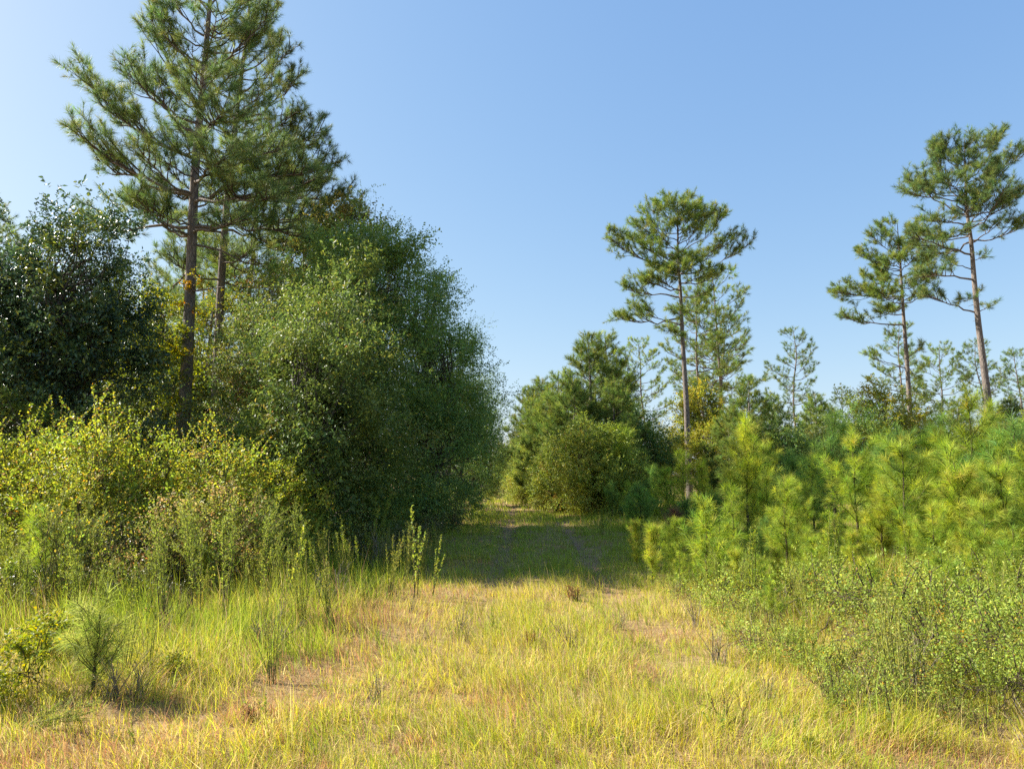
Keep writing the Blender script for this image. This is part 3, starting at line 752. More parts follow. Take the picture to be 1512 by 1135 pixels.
for px, top, Y, pr, rz, lab in [
    (776, 570, 46, P4, 0.1, 'leftmost cone-shaped pine right of the far end of the trail'),
    (803, 558, 45, P3, 1.3, 'second cone-shaped pine along the right side of the trail'),
    (830, 548, 36, P4, 2.2, 'cone-shaped pine rising out of yellow-green oaks beside the trail'),
    (846, 560, 31, P3, 4.4, 'light green cone-shaped pine in front of the yellow-green oaks'),
    (912, 560, 31, P3, 0.4, 'light green cone-shaped pine right of the nearest yellow-green oak'),
    (786, 600, 41, P3, 5.4, 'low light green pine leaning out over the far trail'),
    (808, 580, 37, P3, 2.9, 'middle cone-shaped pine crowding the right side of the far trail'),
    (932, 610, 29, P4, 1.9, 'narrow pine in front of the dark shaded oak left of the lone trunk'),
    (870, 492, 33, P3, 3.6, 'taller bushy pine with a visible trunk among the yellow-green oaks'),
    (893, 492, 44, P4, 5.2, 'open topped pine behind the bushy pine, left of the lone round-crowned pine'),
    (1112, 556, 27, P4, 0.7, 'dark dense young pine, highest over the thicket beside the lone tall pine'),
    (1152, 584, 29, P4, 2.7, 'dark young pine at the right shoulder of the densest one'),
    (1078, 600, 30, P3, 4.0, 'light green young pine between the tall trunk and the dark dense pine'),
    (1212, 582, 32, P3, 5.5, 'light green cone-shaped pine beneath the lone distant pine'),
    (1040, 560, 45, P3, 1.0, 'bushy pine filling the gap right of the lone tall trunk'),
    (1430, 590, 40, P4, 1.7, 'bushy pine at the foot of the tallest right-hand pine'),
    (1500, 590, 34, P3, 3.0, 'bushy pine near the right edge behind the sapling thicket'),
]:
    put('bushy_pine', pr, 8.1, px, top, Y, lab, 'pine tree', 'bushy half-grown pines', rz)

# ------------------------------------------------------------------ leafy trees
def px_blobs(base_px, Y, lst):
    bx = xat(base_px, Y); out = []
    for cx, cy, rx, ry, rd, dy in lst:
        p = spot(cx, cy, Y + dy); k = (Y + dy) / F
        out.append((p[0] - bx, dy, p[2], rx * k, rd, ry * k))
    return bx, out


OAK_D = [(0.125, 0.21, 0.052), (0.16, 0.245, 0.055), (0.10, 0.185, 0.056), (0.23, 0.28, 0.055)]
OAK_O = [(0.16, 0.21, 0.048), (0.21, 0.235, 0.052), (0.11, 0.175, 0.048), (0.28, 0.25, 0.06), (0.30, 0.19, 0.07)]
OAK_Y = [(0.27, 0.34, 0.06), (0.34, 0.38, 0.065), (0.20, 0.28, 0.055), (0.42, 0.39, 0.065), (0.34, 0.23, 0.06)]
OAK_W = [(0.15, 0.20, 0.045), (0.19, 0.23, 0.05), (0.11, 0.17, 0.045), (0.24, 0.25, 0.06)]
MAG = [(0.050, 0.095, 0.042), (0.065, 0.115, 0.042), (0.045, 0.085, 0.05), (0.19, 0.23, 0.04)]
LIME = [(0.19, 0.23, 0.025), (0.26, 0.27, 0.03), (0.12, 0.18, 0.03), (0.34, 0.28, 0.03)]


def px_tree(kind, name, seed, base, Y, blobs, label, cat, **kw):
    bx, bl = px_blobs(base, Y, blobs)
    make(kind, leafy(name, seed, bl, **kw), bx, Y, label, cat)


px_tree('glossy_tree', 'glossy_tree', 41, 115, 15.5, [(95, 420, 85, 95, 1.4, 0), (165, 400, 48, 70, 1.2, 0.3), (25, 440, 60, 80, 1.3, 0.2), (110, 366, 60, 36, 1.0, 0), (120, 540, 85, 90, 1.5, 0), (30, 560, 70, 90, 1.4, -.2), (190, 500, 30, 60, 1.0, 0.4)],
        'dark glossy-leaved tree with glinting leaves at the left, beside the tallest pine', 'leafy tree',
        n_cl=270, cl_r=0.44, tw_per=28, tw_len=0.34, lv_per=8, L=0.095, W=0.042, cols=MAG, w=[4, 4, 3, 2.4], mat=M_GLOSS, stems=4, r_stem=0.09, shell=(0.35, 1))
px_tree('glossy_tree', 'glossy_tree_b', 42, -75, 15, [(-70, 480, 70, 120, 1.6, 0), (-40, 580, 60, 90, 1.5, 0)],
        'dark glossy-leaved tree cut by the left edge of the picture', 'leafy tree',
        n_cl=170, cl_r=0.36, tw_per=12, tw_len=0.34, lv_per=8, L=0.095, W=0.042, cols=MAG, w=[4, 4, 3, 2], mat=M_GLOSS, stems=3, r_stem=0.09, shell=(0.35, 1))
kw_fine = dict(lv_per=8, L=0.080, W=0.036, mat=M_LEAF, shell=(0.45, 1), shoots=26, shoot_len=0.9)
px_tree('oak_tree', 'oak_a', 43, 465, 13.6, [(462, 570, 60, 80, 1.3, 0), (505, 650, 66, 80, 1.3, 0.3), (450, 690, 62, 70, 1.2, 0), (470, 500, 44, 60, 1.1, 0.5), (520, 590, 40, 60, 1.1, 0.5)],
        'olive-green small-leaved oak with rusty leaves at the near end of the tree wall', 'oak tree', n_cl=150, cl_r=0.40, tw_per=36, tw_len=0.36, cols=OAK_O + OAK_W[:3], w=[2, 1.5, 3, 0.5, 0.25, 4, 2, 5], stems=4, r_stem=0.07, **kw_fine)
px_tree('oak_tree', 'oak_b', 44, 545, 19, [(515, 420, 78, 80, 1.9, 0), (570, 430, 50, 60, 1.6, 0), (565, 545, 85, 100, 2.2, -.5), (500, 520, 70, 90, 1.8, 0), (560, 670, 88, 90, 2.0, -1.0), (540, 365, 42, 35, 1.1, 0.2)],
        'tallest dark green oak in the middle of the tree wall', 'oak tree', n_cl=230, cl_r=0.50, tw_per=44, tw_len=0.42, cols=OAK_D, w=[4, 4, 3, 1.3], stems=5, r_stem=0.12, **kw_fine)
px_tree('oak_tree', 'oak_f', 55, 492, 16.0, [(545, 440, 34, 40, 1.2, 0.8), (488, 468, 32, 36, 1.1, 0.5), (432, 500, 30, 44, 1.0, 0.3), (470, 530, 44, 60, 1.3, 0), (520, 560, 62, 80, 1.7, 0), (500, 650, 70, 80, 1.6, 0), (455, 540, 46, 60, 1.3, 0.4), (545, 660, 60, 70, 1.5, 0)],
        'mixed olive and dark green oak behind the rusty-leaved olive oak', 'oak tree', n_cl=160, cl_r=0.48, tw_per=42, tw_len=0.40, cols=OAK_W + OAK_D[:3], w=[4, 2, 5, 0.8, 1, 1, 1.5], stems=4, r_stem=0.09, **kw_fine)
px_tree('oak_tree', 'oak_c', 45, 622, 21.5, [(615, 470, 46, 66, 1.6, 0), (630, 560, 68, 80, 2.0, 0), (625, 680, 78, 80, 2.2, -1), (655, 610, 55, 70, 1.8, 0), (600, 430, 32, 48, 1.1, 0)],
        'dark oak leaning toward the trail, right of the tallest oak', 'oak tree', n_cl=185, cl_r=0.50, tw_per=44, tw_len=0.45, cols=OAK_D, w=[4, 5, 2, 1.3], stems=4, r_stem=0.11, **kw_fine)
px_tree('oak_tree', 'oak_d', 46, 676, 27, [(665, 530, 44, 66, 1.8, 0), (650, 600, 50, 70, 1.8, -1.5), (692, 610, 46, 58, 1.8, 0), (672, 690, 52, 58, 1.9, -.5), (715, 600, 26, 28, 1.0, 0)],
        'dark shaded oak with its crown hanging over the trail edge', 'oak tree', n_cl=150, cl_r=0.52, tw_per=42, tw_len=0.5, cols=OAK_D, w=[4, 4, 2, 1], stems=4, r_stem=0.11, lv_per=9, L=0.075, W=0.032, mat=M_LEAF, shell=(0.5, 1))
px_tree('oak_tree', 'oak_e', 47, 700, 36, [(700, 640, 26, 62, 1.6, 0), (716, 680, 18, 40, 1.4, 0)],
        'farthest oak of the tree wall, at the distant end of the trail', 'oak tree', n_cl=200, cl_r=0.45, tw_per=15, tw_len=0.5, cols=OAK_D, w=[4, 4, 2, 1], stems=3, r_stem=0.09, lv_per=8, L=0.085, W=0.038, mat=M_LEAF, shell=(0.5, 1))
px_tree('leafy_tree', 'broad_tip', 48, 500, 23, [(515, 345, 38, 38, 1.2, 0), (480, 400, 50, 60, 1.5, 0), (460, 470, 60, 70, 1.6, 0)],
        'broad-leaved tree with yellowing top leaves peeking over the tree wall', 'leafy tree', n_cl=200, cl_r=0.40, tw_per=12, tw_len=0.4, lv_per=8, L=0.12, W=0.06, cols=[(0.12, 0.14, 0.03), (0.22, 0.19, 0.04), (0.07, 0.10, 0.03)], w=None, mat=M_LEAF, stems=3, r_stem=0.09)
px_tree('leafy_tree', 'under_a', 49, 385, 21, [(385, 540, 55, 70, 1.6, 0), (400, 620, 62, 62, 1.6, 0), (355, 590, 45, 70, 1.4, 0.3), (410, 450, 46, 60, 1.3, 0)],
        'mottled understorey tree with orange leaves between pine trunk and olive oak', 'leafy tree', n_cl=330, cl_r=0.38, tw_per=13, tw_len=0.4, lv_per=8, L=0.075, W=0.038, cols=OAK_O, w=[4, 3, 5, 2, 1.4], mat=M_LEAF, stems=4, r_stem=0.06)
px_tree('leafy_tree', 'under_b', 50, 232, 20, [(228, 560, 42, 70, 1.3, 0), (240, 480, 30, 50, 1.0, 0), (205, 610, 52, 50, 1.3, 0)],
        'sunlit yellow-green sapling tree between dark glossy tree and tallest pine', 'leafy tree', n_cl=150, cl_r=0.34, tw_per=11, tw_len=0.4, lv_per=8, L=0.10, W=0.05, cols=LIME, w=[4, 3, 4, 1], mat=M_SHRUB, stems=3, r_stem=0.04)
px_tree('leafy_tree', 'under_c', 51, 318, 25, [(315, 540, 48, 70, 1.5, 0), (330, 470, 36, 40, 1.1, 0), (300, 620, 60, 50, 1.5, 0)],
        'loose yellowish understorey tree behind the trunk of the tallest pine', 'leafy tree', n_cl=190, cl_r=0.4, tw_per=11, tw_len=0.45, lv_per=8, L=0.10, W=0.05, cols=LIME + OAK_O[:2], w=[3, 2, 4, 2, 3, 3], mat=M_SHRUB, stems=4, r_stem=0.05)
# vine leaves climbing the tallest pine
px_tree('climbing_vine', 'vine', 52, 275, 19.7, [(285, 415, 9, 13, 0.25, 0), (280, 445, 6, 12, 0.2, 0)],
        'yellow and orange vine leaves climbing the trunk of the tallest pine', 'vine', n_cl=10, cl_r=0.10, tw_per=6, tw_len=0.2, lv_per=6, L=0.075, W=0.05, cols=[(0.40, 0.28, 0.03), (0.32, 0.30, 0.04), (0.44, 0.20, 0.03)], w=None, mat=M_SHRUB, stems=1, r_stem=0.012)
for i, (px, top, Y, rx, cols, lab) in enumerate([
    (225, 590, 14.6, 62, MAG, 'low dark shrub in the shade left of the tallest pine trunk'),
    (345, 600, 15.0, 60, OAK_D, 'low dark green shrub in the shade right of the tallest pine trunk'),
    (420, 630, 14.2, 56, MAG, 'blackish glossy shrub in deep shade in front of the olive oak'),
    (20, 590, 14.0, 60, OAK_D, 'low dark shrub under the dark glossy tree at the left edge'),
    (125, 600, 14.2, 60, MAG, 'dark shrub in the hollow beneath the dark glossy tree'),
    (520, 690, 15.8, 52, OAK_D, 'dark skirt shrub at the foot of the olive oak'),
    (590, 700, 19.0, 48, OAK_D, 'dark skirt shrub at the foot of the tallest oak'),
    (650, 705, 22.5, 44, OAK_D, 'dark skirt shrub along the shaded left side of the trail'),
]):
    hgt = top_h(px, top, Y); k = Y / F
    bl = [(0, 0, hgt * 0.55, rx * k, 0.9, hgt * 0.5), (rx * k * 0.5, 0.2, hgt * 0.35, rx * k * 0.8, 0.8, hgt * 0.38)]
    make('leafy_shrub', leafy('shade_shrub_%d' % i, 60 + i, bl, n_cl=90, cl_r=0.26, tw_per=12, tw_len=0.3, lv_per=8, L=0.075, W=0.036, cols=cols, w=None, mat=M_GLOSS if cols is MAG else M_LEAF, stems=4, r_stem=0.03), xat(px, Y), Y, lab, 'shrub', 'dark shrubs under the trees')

O1 = leafy('oak_small', 71, [(0, 0, 2.6, 1.7, 1.6, 1.7), (0.7, 0.3, 1.5, 1.5, 1.4, 1.2), (-0.7, -0.2, 1.5, 1.3, 1.4, 1.2), (0.1, 0, 4.1, 0.9, 0.9, 0.9)], n_cl=300, cl_r=0.40, tw_per=14, tw_len=0.42, lv_per=8, L=0.10, W=0.05, cols=OAK_Y, w=[5, 4, 4, 1.6, 0.6], mat=M_LEAF, stems=4, r_stem=0.06)
O2 = leafy('oak_small_b', 72, [(0, 0, 3.0, 1.4, 1.4, 1.9), (-0.5, 0.2, 1.4, 1.4, 1.3, 1.2), (0.4, 0, 4.3, 0.8, 0.8, 0.7)], n_cl=260, cl_r=0.40, tw_per=14, tw_len=0.42, lv_per=8, L=0.10, W=0.05, cols=OAK_O, w=[5, 5, 4, 2, 0.6], mat=M_LEAF, stems=3, r_stem=0.06)
O3 = leafy('oak_yellow', 73, [(0, 0, 2.8, 1.2, 1.2, 2.0), (0.2, 0, 4.2, 0.7, 0.7, 0.8)], n_cl=150, cl_r=0.36, tw_per=11, tw_len=0.42, lv_per=8, L=0.10, W=0.055, cols=[(0.33, 0.32, 0.045), (0.28, 0.31, 0.045), (0.21, 0.26, 0.04), (0.36, 0.30, 0.045)], w=None, mat=M_SHRUB, stems=3, r_stem=0.05)
O4 = leafy('oak_dark', 74, [(0, 0, 2.4, 1.5, 1.4, 1.6), (0.3, 0, 1.3, 1.5, 1.4, 1.1), (0, 0, 3.9, 0.8, 0.8, 1.0)], n_cl=250, cl_r=0.40, tw_per=14, tw_len=0.42, lv_per=8, L=0.09, W=0.045, cols=OAK_D, w=None, mat=M_LEAF, stems=3, r_stem=0.06)
for px, top, Y, pr, rz, lab in [
    (20, 430, 24, O4, 1.1, 'dark tree filling the gap behind the dark glossy tree at the left edge'),
    (150, 450, 26, O2, 2.6, 'olive tree showing through gaps behind the dark glossy tree'),
    (-70, 440, 22, O4, 3.7, 'dark tree beyond the left edge behind the glossy tree'),
    (300, 520, 30, O1, 5.1, 'sunlit yellow-green oak deep behind the tallest pine trunk'),
    (828, 640, 30.5, O1, 0.9, 'bright yellow-green oak in front of the cone-shaped pines beside the trail'),
    (905, 632, 27.5, O1, 3.9, 'yellow-green oak right of the nearest one, against the dark oak'),
    (775, 672, 38, O1, 2.1, 'small bright oak low beside the far trail'),
    (688, 660, 44, O4, 0.5, 'dark bush closing the gap under the farthest oaks of the tree wall'),
    (706, 668, 52, O2, 1.7, 'olive bush at the far left end of the trail under the trees'),
    (765, 668, 47, O2, 0.3, 'small olive oak at the far right end of the trail'),
    (795, 640, 40, O1, 1.4, 'yellow-green oak where the trail bends out of sight'),
    (835, 632, 34, O1, 2.8, 'sunlit yellow-green oak on the right of the trail with a rounded top'),
    (872, 615, 27.5, O1, 4.6, 'nearest yellow-green oak bulging toward the trail'),
    (915, 590, 35, O4, 0.6, 'dark green oak behind the nearest yellow-green oak'),
    (950, 600, 32, O4, 2.0, 'dark oak in shade left of the lone tall trunk'),
    (992, 632, 34, O3, 3.0, 'thin golden-leaved oak touching the lone tall trunk'),
    (1055, 625, 34, O3, 1.1, 'golden-leaved oak right of the lone tall trunk'),
    (1035, 575, 44, O3, 5.0, 'tall golden-green oak beneath the cluster of slender pines'),
    (1165, 615, 27, O4, 4.2, 'blackish dense oak bush in the middle of the thicket'),
    (1205, 640, 29, O2, 0.2, 'olive oak bush behind the thicket, right of the blackish one'),
    (1275, 588, 33, O4, 1.8, 'upright dark green leafy tree between the distant pine and right-hand pines'),
    (1310, 568, 34, O3, 4.0, 'thin young leafy tree with a sparse pointed top against the sky'),
    (1365, 622, 36, O2, 2.4, 'brownish oak bush below the mid-sized right-hand pine'),
    (1405, 628, 34, O1, 0.9, 'yellow-green oak bush between the right-hand pine trunks'),
    (1485, 632, 30, O2, 3.4, 'olive oak bush near the right edge behind the saplings'),
    (725, 700, 48, O1, 2.2, 'bright sunlit bush at the far left end of the trail'),
    (748, 655, 60, O4, 1.0, 'hazy leafy tree closing the far end of the trail'),
    (1560, 600, 30, O1, 0.4, 'yellow-green oak beyond the right edge of the clearing'),
]:
    put('oak_bush' if top > 600 else 'oak_tree', pr, 5.0, px, top, Y, lab, 'oak tree', 'small oaks along the thicket', rz)

# far woods that close the view
rng = np.random.default_rng(9)
FAR1 = generic_pine('far_pine', 35, 15.0, 5.0, 3.6, 0.14, 22, PINE_L, M=16, nlen=0.34, nw=0.034, dens=0.6)
FAR2 = leafy('far_oak', 75, [(0, 0, 5.0, 3.6, 3.4, 3.6), (1.5, 0, 3.0, 3.2, 3.0, 2.6), (-1.6, 0, 3.0, 3.0, 3.0, 2.6)], n_cl=240, cl_r=0.8, tw_per=10, tw_len=0.8, lv_per=8, L=0.24, W=0.13, cols=OAK_O, w=None, mat=M_LEAF, stems=3, r_stem=0.12)
for i in range(34):
    px = -150 + i * 56 + rng.uniform(-20, 20); Y = rng.uniform(80, 125)
    pine = i % 3 == 0
    if 700 < px < 780 and pine:
        continue
    make('far_pine' if pine else 'far_oak', FAR1 if pine else FAR2, (px - 756) / F * Y, Y, ('distant pine in the tree line that closes the view' if pine else 'distant leafy tree in the tree line that closes the view'), 'pine tree' if pine else 'oak tree',
         'far pines' if pine else 'far leafy trees', s=float((0.62 if pine else 0.75) * rng.uniform(0.8, 1.15)), rz=float(rng.uniform(0, 6)))

# ------------------------------------------------------------------ golden shrubs on the left
GOLD = [(0.31, 0.38, 0.055), (0.41, 0.43, 0.06), (0.21, 0.30, 0.05), (0.46, 0.40, 0.065), (0.46, 0.27, 0.05)]
RUST = [(0.42, 0.31, 0.13), (0.42, 0.24, 0.08), (0.34, 0.33, 0.08), (0.46, 0.37, 0.16), (0.26, 0.31, 0.07)]
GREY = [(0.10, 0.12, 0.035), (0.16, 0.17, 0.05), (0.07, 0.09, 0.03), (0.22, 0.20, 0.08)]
SB = [leafy('golden_shrub_%d' % i, 80 + i, bl, n_cl=80, cl_r=0.22, tw_per=11, tw_len=0.28, lv_per=8, L=0.054, W=0.032, cols=GOLD + RUST[:2] + GREY[:2], w=w + [0.4, 0.2, 0.5, 0.5], mat=M_SHRUB, stems=7, r_stem=0.014, shoots=30, shoot_len=0.75, bark_m=M_TWIG, shell=(0.4, 1))
      for i, (bl, w) in enumerate([
          ([(0, 0, 1.15, 0.62, 0.6, 0.75), (0.3, 0, 0.6, 0.6, 0.6, 0.5)], [5, 4, 4, 1.5, 0.6]),
          ([(0, 0, 1.2, 0.55, 0.6, 0.7), (-0.35, 0, 0.7, 0.55, 0.6, 0.55), (0.3, 0.1, 1.55, 0.35, 0.35, 0.35)], [4, 4, 5, 1.0, 0.4]),
          ([(0, 0, 1.0, 0.75, 0.6, 0.7), (0.1, 0, 1.55, 0.45, 0.4, 0.4)], [4, 5, 3, 2.0, 0.8])])]
for px, top, Y, k, rz, lab in [
    (-25, 610, 11.6, 0, 0.2, 'golden shrub cut by the left edge of the picture'),
    (30, 600, 12.0, 1, 1.0, 'yellow-green shrub nearest the left edge, in front of the dark glossy tree'),
    (105, 598, 11.4, 2, 2.2, 'broad golden shrub with arching shoots before the dark glossy tree'),
    (172, 592, 11.2, 1, 3.4, 'golden shrub sending up the tallest leafy shoots, left of the pine trunk'),
    (232, 625, 11.8, 0, 4.1, 'golden shrub directly left of the tallest pine trunk'),
    (318, 622, 11.5, 2, 5.0, 'golden shrub directly right of the tallest pine trunk'),
    (380, 640, 12.2, 0, 0.7, 'golden shrub in front of the blackish glossy shrub'),
    (425, 645, 12.6, 1, 1.9, 'rightmost golden shrub with shoots arching over toward the olive oak'),
    (60, 650, 10.4, 0, 2.6, 'lower golden shrub in front of the broad golden shrub'),
    (140, 660, 10.4, 2, 0.4, 'leafy yellow-green shrub below the shrub with the tallest shoots'),
    (-100, 610, 11.0, 1, 0.8, 'golden shrub beyond the left edge of the clearing'),
]:
    put('golden_shrub', SB[k], 2.2, px, top, Y, lab, 'shrub', 'golden shrubs along the left edge', rz, 0.93)
RB = leafy('rusty_shrub', 90, [(0, 0, 0.85, 0.62, 0.55, 0.6), (0.3, 0, 0.5, 0.5, 0.5, 0.45)], n_cl=55, cl_r=0.2, tw_per=10, tw_len=0.28, lv_per=7, L=0.046, W=0.026, cols=RUST + GOLD[:3], w=[3, 2, 3, 2, 3, 2, 2, 2], mat=M_SHRUB, stems=7, r_stem=0.012, shoots=18, shoot_len=0.5, bark_m=M_TWIG)
for px, top, Y, rz, lab in [(292, 735, 9.9, 0, 'rusty orange-leaved shrub in front of the golden shrubs'), (345, 730, 10.3, 2, 'pinkish brown shrub right of the rusty orange one'), (240, 745, 9.7, 4, 'tawny shrub left of the rusty orange one')]:
    put('rusty_shrub', RB, 1.45, px, top, Y, lab, 'shrub', 'rusty shrubs', rz)
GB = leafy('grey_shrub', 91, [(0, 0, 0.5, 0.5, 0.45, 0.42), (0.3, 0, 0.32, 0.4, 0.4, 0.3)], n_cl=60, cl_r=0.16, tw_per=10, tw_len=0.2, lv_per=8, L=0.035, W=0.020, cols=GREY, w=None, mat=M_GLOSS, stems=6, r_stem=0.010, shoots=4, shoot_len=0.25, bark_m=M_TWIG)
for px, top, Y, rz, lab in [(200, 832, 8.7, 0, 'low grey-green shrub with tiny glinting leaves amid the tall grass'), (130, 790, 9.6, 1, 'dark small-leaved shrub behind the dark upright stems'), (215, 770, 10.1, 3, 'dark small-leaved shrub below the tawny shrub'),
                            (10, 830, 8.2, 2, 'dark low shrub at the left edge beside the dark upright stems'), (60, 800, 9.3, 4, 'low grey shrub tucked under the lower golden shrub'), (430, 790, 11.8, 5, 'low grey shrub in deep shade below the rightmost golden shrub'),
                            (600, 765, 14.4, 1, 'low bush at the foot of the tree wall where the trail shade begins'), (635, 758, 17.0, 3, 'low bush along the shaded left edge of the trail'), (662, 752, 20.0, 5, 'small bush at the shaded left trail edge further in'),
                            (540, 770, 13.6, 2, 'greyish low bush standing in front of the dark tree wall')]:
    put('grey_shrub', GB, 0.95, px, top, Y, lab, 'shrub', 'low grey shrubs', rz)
LB = leafy('lime_shrub', 92, [(0, 0, 0.34, 0.34, 0.3, 0.26), (0.1, 0, 0.5, 0.2, 0.2, 0.2)], n_cl=34, cl_r=0.11, tw_per=6, tw_len=0.18, lv_per=7, L=0.055, W=0.024, cols=LIME, w=[5, 4, 3, 1], mat=M_SHRUB, stems=6, r_stem=0.007, shoots=5, shoot_len=0.22, bark_m=M_TWIG)
for px, top, Y, rz, lab in [(30, 930, 5.4, 0, 'bright yellow-green leafy shrub at the lower left edge'), (70, 905, 6.2, 2, 'bright leafy shrub just behind the one at the lower left edge'), (262, 965, 5.7, 4, 'small oak seedling with sparse yellow leaves right of the drooping pine seedling'),
                            (315, 985, 5.8, 1, 'yellow leafy seedling right of the small oak seedling'), (-20, 985, 5.0, 3, 'leafy shrub cut by the lower left edge'), (1195, 1075, 4.5, 2, 'small leafy seedling at the bottom edge right of centre')]:
    put('leafy_seedling', LB, 0.72, px, top, Y, lab, 'shrub', 'bright leafy seedlings', rz)

# ------------------------------------------------------------------ young pines
YP = [young_pine('young_pine_a', 111, 2.4, 0.75, YG), young_pine('young_pine_b', 112, 2.4, 0.62, YG, low=0.6), young_pine('young_pine_c', 113, 2.4, 0.80, YD), young_pine('young_pine_d', 114, 2.4, 0.6, YY, up=1.3),
      young_pine('young_pine_e', 115, 1.4, 0.42, YG, nlen=0.17), young_pine('young_pine_f', 116, 1.4, 0.34, YY, nlen=0.17, up=1.2), young_pine('young_pine_g', 117, 3.2, 0.95, YG, bare=0.06), young_pine('young_pine_h', 118, 3.0, 0.8, YD, bare=0.32)]
YH = [2.5, 2.5, 2.5, 2.5, 1.5, 1.5, 3.3, 3.1]
FLAT = [
    (963, 758, 11.2, 5, 'narrow bright green sapling standing at the grass edge beside the trail'),
    (1062, 770, 11.0, 4, 'thin-stemmed pine sapling in front of the thicket, right of the narrow bright one'),
    (1030, 792, 11.4, 4, 'short pine sapling between the narrow bright one and the thin-stemmed one'),
    (1120, 800, 9.6, 4, 'light green sapling close to the grass with long soft needles'),
    (1165, 705, 12.2, 0, 'bright bushy pine sapling in the front of the thicket below the blackish oak bush'),
    (1195, 765, 11.2, 1, 'pine sapling leaning behind the tall yellow-green weed stalk'),
    (1236, 612, 14.2, 7, 'taller young pine with a bare brown lower trunk in mid thicket'),
    (1306, 690, 12.4, 3, 'yellow-green sapling with upright shoots right of the bare-trunked young pine'),
    (1372, 672, 12.2, 1, 'pale green sapling in the front row left of the largest young pine'),
    (1388, 625, 14.0, 0, 'bright young pine just left of the largest young pine'),
    (1450, 572, 13.4, 6, 'largest young pine, full and bright, at the right of the thicket'),
    (1506, 610, 12.6, 2, 'dark green young pine at the right edge of the picture'),
    (1425, 690, 10.8, 3, 'yellow-tipped sapling in front of the largest young pine'),
    (1492, 690, 10.6, 0, 'bushy sapling near the right edge in front of the dark one'),
    (1345, 642, 16.5, 2, 'bluish green young pine behind the front row'),
    (1106, 625, 17.5, 3, 'bright yellow-green young pine with upright candle shoots'),
    (1052, 712, 14.6, 2, 'dark blue-green sapling behind the short saplings'),
    (1010, 722, 15.6, 2, 'dark sapling beside the reddish dead one'),
    (1082, 700, 17.0, 1, 'sapling left of the candle-shoot young pine'),
    (930, 705, 20.5, 1, 'shaded sapling at the trail side under the oaks'),
    (948, 722, 17.8, 2, 'dark sapling half in the trail shade'),
    (905, 728, 25.0, 2, 'small dark sapling in front of the nearest yellow-green oak'),
    (918, 640, 27.0, 1, 'slim young pine in front of the dark oak beside the trail'),
    (985, 700, 21.0, 0, 'light sapling below the thin golden-leaved oak'),
    (1040, 690, 21.5, 3, 'yellowish sapling below the golden oak right of the lone trunk'),
    (1205, 655, 17.6, 0, 'rounded sapling left of the bare-trunked young pine'),
    (1170, 662, 20.5, 2, 'dark sapling under the blackish oak bush'),
    (1320, 632, 20.0, 1, 'sapling behind the bluish green one'),
    (1408, 610, 18.0, 7, 'dark young pine rising behind the bright one'),
    (1478, 600, 17.0, 6, 'broad young pine behind the largest one'),
    (1290, 640, 23.0, 2, 'dark young pine below the upright leafy tree'),
    (1130, 640, 23.5, 0, 'young pine in front of the dark dense pine'),
    (1010, 680, 24.5, 1, 'young pine at the foot of the lone tall trunk'),
    (965, 690, 26.0, 2, 'small pine at the foot of the dark shaded oak'),
    (1440, 760, 9.8, 1, 'low soft-needled sapling at the back of the bramble patch'),
    (1262, 772, 11.2, 3, 'yellow-green low sapling beside the tall weed stalk'),
    (1500, 765, 9.6, 4, 'low sapling at the right edge above the brambles'),
    (1225, 745, 12.8, 1, 'leafy-looking sapling behind the tall weed stalk'),
    (1130, 750, 13.4, 2, 'dark sapling behind the light green one'),
    (985, 770, 13.6, 4, 'small sapling in front of the reddish dead one'),
    (1540, 640, 11.6, 0, 'young pine beyond the right edge of the clearing'),
    (1600, 620, 12.6, 6, 'tall young pine beyond the right edge of the clearing'),
    (1570, 720, 9.8, 1, 'small sapling beyond the right edge of the clearing'),
    (298, 808, 9.6, 5, 'bright green pine seedling in the tall grass below the rusty shrub'),
    (318, 790, 10.4, 4, 'pine seedling behind the bright green one in the tall grass'),
    (505, 838, 9.8, 4, 'tiny pine seedling alone in the grass left of the trail'),
    (1005, 800, 10.4, 1, 'low soft sapling in front of the thicket just right of the narrow bright one'),
    (1090, 815, 9.9, 5, 'yellow-green seedling at the grass edge right of the thin-stemmed sapling'),
    (1150, 790, 10.2, 3, 'yellow-green sapling by the upright weed stalks'),
    (1205, 800, 9.9, 0, 'feathery sapling at the left end of the bramble patch'),
    (1385, 745, 10.2, 6, 'broad feathery sapling behind the middle of the brambles'),
    (1460, 735, 10.0, 0, 'feathery sapling behind the right end of the brambles'),
    (1180, 715, 13.2, 6, 'broad bright sapling filling the thicket behind the weed stalks'),
    (1270, 640, 13.0, 6, 'tall feathery young pine between the bare-trunked one and the yellow-green sapling'),
    (1340, 655, 11.8, 0, 'bright feathery young pine rising over the middle of the brambles'),
    (1135, 680, 14.8, 6, 'tall bright young pine right of the candle-shoot one'),
    (1415, 640, 11.6, 1, 'slim bright young pine directly in front of the largest young pine'),
    (1000, 745, 11.8, 0, 'bright sapling hiding the foot of the reddish dead one'),
    (1045, 740, 10.6, 4, 'upright pale sapling at the very front of the thicket'),
    (1085, 720, 11.6, 1, 'taller bright sapling behind the upright pale one'),
    (940, 775, 13.4, 5, 'small bright seedling on the trail edge in the shadow border'),
    (1140, 850, 8.4, 4, 'soft pine seedling out in the grass before the brambles'),
    (1290, 800, 8.9, 0, 'fresh green sapling standing inside the bramble patch'),
    (1400, 800, 8.6, 4, 'small sapling inside the bramble patch toward the right'),
    (1475, 780, 8.4, 1, 'fresh sapling inside the bramble patch near the right edge'),
    (60, 735, 8.8, 4, 'thin pine sapling among the dark upright stems at the left'),
]
rng = np.random.default_rng(77)
